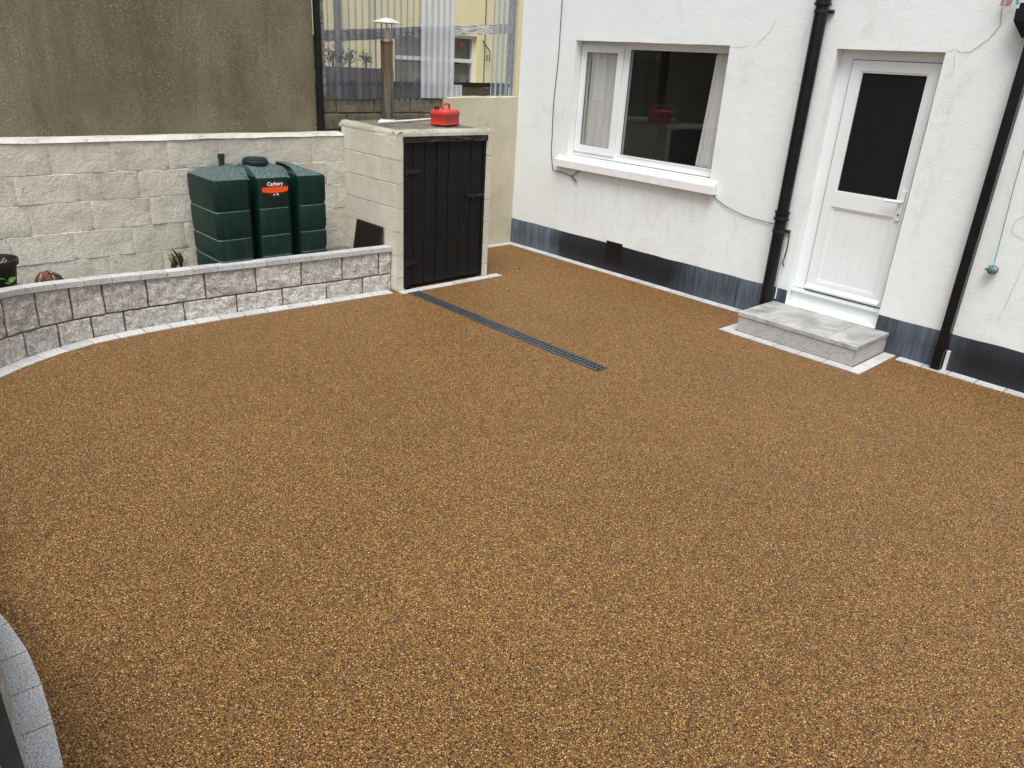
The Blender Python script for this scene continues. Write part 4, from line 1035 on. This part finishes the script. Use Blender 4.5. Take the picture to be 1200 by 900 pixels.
# corrugated plastic screen
cs = thing('plastic_screen', 'weathered screen of clear corrugated plastic sheets on timber rails', 'screen', (-.2, -1.2, 1.65))
def sheet(y0, y1, z0, z1, x, mat, label=None, bend=0, ragged=0):
    mb = MB(); pitch = .076; n = max(8, int((y1-y0)/pitch*8))
    def f(a, b):
        y = y0+(y1-y0)*a; z0_ = z0+ragged*(fbm((y, 2, 2), 9, 2)); z = z0_+(z1-z0_)*b
        return (x+.0085*math.cos(2*math.pi*y/pitch)+bend*a*a*(1-b)+.004*nz((y*2, z*2, 3)), y, z)
    mb.grid(f, n, 10); o = mb.build('sheet', mat, cs, smooth=80)
    if label: o['label'] = label
    return o
sheet(-2.47, -1.86, 1.632, 3.1, -.085, 'sheet'); sheet(-1.93, -1.30, 1.640, 3.1, -.098, 'sheet')
sheet(-1.325, -.895, 1.652, 3.1, -.078, 'sheetmilk', 'milky blue-white corrugated sheet')
sheet(-.98, -.775, 1.662, 1.79, -.086, 'sheetmilk', 'broken low piece of milky sheet', 0, .03)
sheet(-.36, -.004, 1.668, 3.1, -.085, 'sheet'); sheet(-.13, -.002, 1.668, 3.1, -.072, 'sheet')
def rail(y0, z0, y1, z1, h, x0, x1, mat='greywood', name='rail'):
    mb = MB(); n = 24
    R = []
    for i in range(n+1):
        a = i/n; y = y0+(y1-y0)*a; z = z0+(z1-z0)*a; j = .005*fbm((y, z, 1), 6, 3)
        R.append([mb.bm.verts.new(p) for p in ((x0, y, z+j), (x1, y, z+j*.6), (x1+.003*nz((y*8, 1, 1)), y, z+h+j), (x0, y, z+h+j))])
    for A, B in zip(R, R[1:]):
        for k in range(4): mb.bm.faces.new((A[k], A[(k+1) % 4], B[(k+1) % 4], B[k]))
    mb.bm.faces.new(R[0]); mb.bm.faces.new(R[-1][::-1])
    return mb.build(name, mat, cs, bevel=.004)
rail(-2.48, 2.125, -.005, 2.345, .098, -.17, -.112)
rail(-2.48, 1.745, -.005, 1.775, .045, -.17, -.112, 'blackwood')
bx('post', 'greywood', cs, -.17, -.112, -.06, -.008, 1.83, 3.1); bx('post', 'greywood', cs, -.17, -.112, -2.47, -2.42, 1.66, 3.1)
# yellow house beyond
yh = thing('yellow_house', 'pale yellow rendered house behind the plastic screen', 'house', (-7, 3, 0))
YX = -5.0
mb = MB(); xs_ = [-3, 1.75, 3.59, 12]; zs_ = [0, 1.35, 2.42, 6]
for a, b in zip(xs_, xs_[1:]):
    for c, d in zip(zs_, zs_[1:]):
        if (a, c) == (1.75, 1.35): continue
        mb.face([(YX, a, c), (YX, b, c), (YX, b, d), (YX, a, d)])
wy0, wy1, wz0, wz1 = 1.75, 3.59, 1.35, 2.42
for q in ([(YX, wy0, wz0), (YX, wy1, wz0), (YX-.3, wy1, wz0), (YX-.3, wy0, wz0)], [(YX, wy0, wz1), (YX-.3, wy0, wz1), (YX-.3, wy1, wz1), (YX, wy1, wz1)], [(YX, wy0, wz0), (YX-.3, wy0, wz0), (YX-.3, wy0, wz1), (YX, wy0, wz1)], [(YX, wy1, wz0), (YX, wy1, wz1), (YX-.3, wy1, wz1), (YX-.3, wy1, wz0)]): mb.face(q)
mb.face([(YX, -3, 6), (YX, 12, 6), (YX-6, 12, 6), (YX-6, -3, 6)]); mb.build('wall', 'yellow', yh)
yw = bpy.data.objects.new('window', None); COL.objects.link(yw); attach(yw, yh); ROOTLOC[yw.name] = Vector((0, 0, 0))
def yb(name, mat, y0, y1, z0, z1, x0=-.12, x1=-.06, bev=.004): return bx(name, mat, yw, YX+x0, YX+x1, y0, y1, z0, z1, bevel=bev)
mb = MB()
for a in ((wy0, wy0+.06, wz0, wz1), (wy1-.05, wy1, wz0, wz1), (wy0+.06, wy1-.05, wz1-.05, wz1), (wy0+.06, wy1-.05, wz0, wz0+.06), (wy0+.06, wy1-.05, 1.965, 2.03), (2.62, 2.68, wz0+.06, 1.964)): mb.box(YX-.14, YX-.08, *a)
mb.build('frame', 'upvc', yw)
bx('pane', 'glass', yw, YX-.115, YX-.11, wy0+.03, wy1-.03, wz0+.03, wz1-.03, bevel=0)
bx('sill', 'sill', yw, YX-.10, YX+.08, wy0-.05, wy1+.05, wz0-.07, wz0-.002)
mb = MB()
def netf(a, b):
    y = wy0+.03+(wy1-wy0-.06)*a; top_ = 1.93; bot = 1.70-.0-.10*abs(math.sin(a*math.pi*6)); z = bot+(top_-bot)*b
    return (YX-.17+.01*math.sin(a*90), y, z)
mb.grid(netf, 110, 4); mb.build('pelmet', 'net', yw, smooth=60)
mb = MB()
def netg(a, b): return (YX-.21+.012*math.sin(a*120), wy0+.03+(wy1-wy0-.06)*a, 1.36+.5*b)
mb.grid(netg, 200, 3); mb.build('net_curtain', 'net', yw, smooth=60)
bx('top_light_panel', 'net', yw, YX-.20, YX-.19, wy0+.03, wy1-.03, 2.03, 2.40, bevel=0)
mb = MB(); mb.prism([(3.23, 2.25), (3.30, 2.14), (3.37, 2.25), (3.33, 2.20), (3.30, 2.24), (3.27, 2.20)], YX-.1085, YX-.105, lambda a, b, c: (c, a, b)); mb.build('leaf_motif', 'leaf', yw)
mb = MB(); mb.prism([(3.265, 2.27), (3.30, 2.22), (3.335, 2.27), (3.32, 2.33), (3.30, 2.29), (3.28, 2.33)], YX-.1085, YX-.105, lambda a, b, c: (c, a, b)); mb.build('flower_motif', 'orange', yw)
bx('room_back', 'gasket', yh, YX-.9, YX-.88, wy0-.3, wy1+.3, 1.1, 2.7, bevel=0)
MB().tube([(YX+.012, 3.78, 0), (YX+.012, 3.77, 2.0), (YX+.012, 3.76, 4.5)], .008, 6).build('wall_cable', 'cable', yh)
MB().tube([(YX+.03, 3.70, 2.36), (YX+.06, 3.86, 2.18), (YX+.06, 3.86, 2.02), (YX+.05, 3.80, 2.02), (YX+.05, 3.80, 2.12)], .010, 6).build('bracket', 'rusty', yh)
MB().tube([(YX+.05, .62, 0), (YX+.05, .62, 5.5)], .05, 10).build('downpipe', 'greymet', yh, smooth=50)
# neighbour's planter and low walls
mw = thing('planter_wall', 'dark maroon planter wall behind the clear plastic sheets', 'wall', (-2.6, -.5, 0))
MB().box(-2.75, -2.5, -1.0, .0, 0, 1.86).build('wall', 'maroon', mw, bevel=.01)
sw = thing('shed_wall', 'grey shed wall behind the left end of the clear sheets', 'shed', (-3.2, -2.0, 0))
MB().box(-4.1, -2.6, -2.50, -1.02, 0, 2.16).build('wall', 'blockgrey', sw, bevel=.01); bx('roof', 'roof', sw, -4.2, -2.5, -2.54, -.98, 2.162, 2.22)
def shrub(x, y, z, r, h, n, label):
    t = thing('shrub', label, 'shrub', (x, y, z), 'shrubs on the maroon planter wall')
    MB().tube([(x, y, z), (x+.01, y, z+h*.6)], [.015, .006], 6).build('trunk', 'soil', t)
    mb = MB()
    for k in range(n):
        d = Vector((random.gauss(0, 1), random.gauss(0, 1), random.gauss(0, 1))).normalized()*random.random()**.5
        p = Vector((x+d.x*r, y+d.y*r, z+h*.55+d.z*h*.5)); leaf_mesh(mb, p, (random.gauss(0, 1), random.gauss(0, 1), random.gauss(.3, .8)), random.uniform(.04, .08), .014, .2)
    mb.build('crown', 'shrub', t)
shrub(-2.62, -.86, 1.86, .12, .24, 90, 'dark shrub at the left end of the maroon planter wall')
shrub(-2.62, -.62, 1.86, .12, .22, 90, 'dark shrub in the middle of the maroon planter wall')
shrub(-2.62, -.36, 1.86, .10, .22, 80, 'dark shrub at the right end of the maroon planter wall')
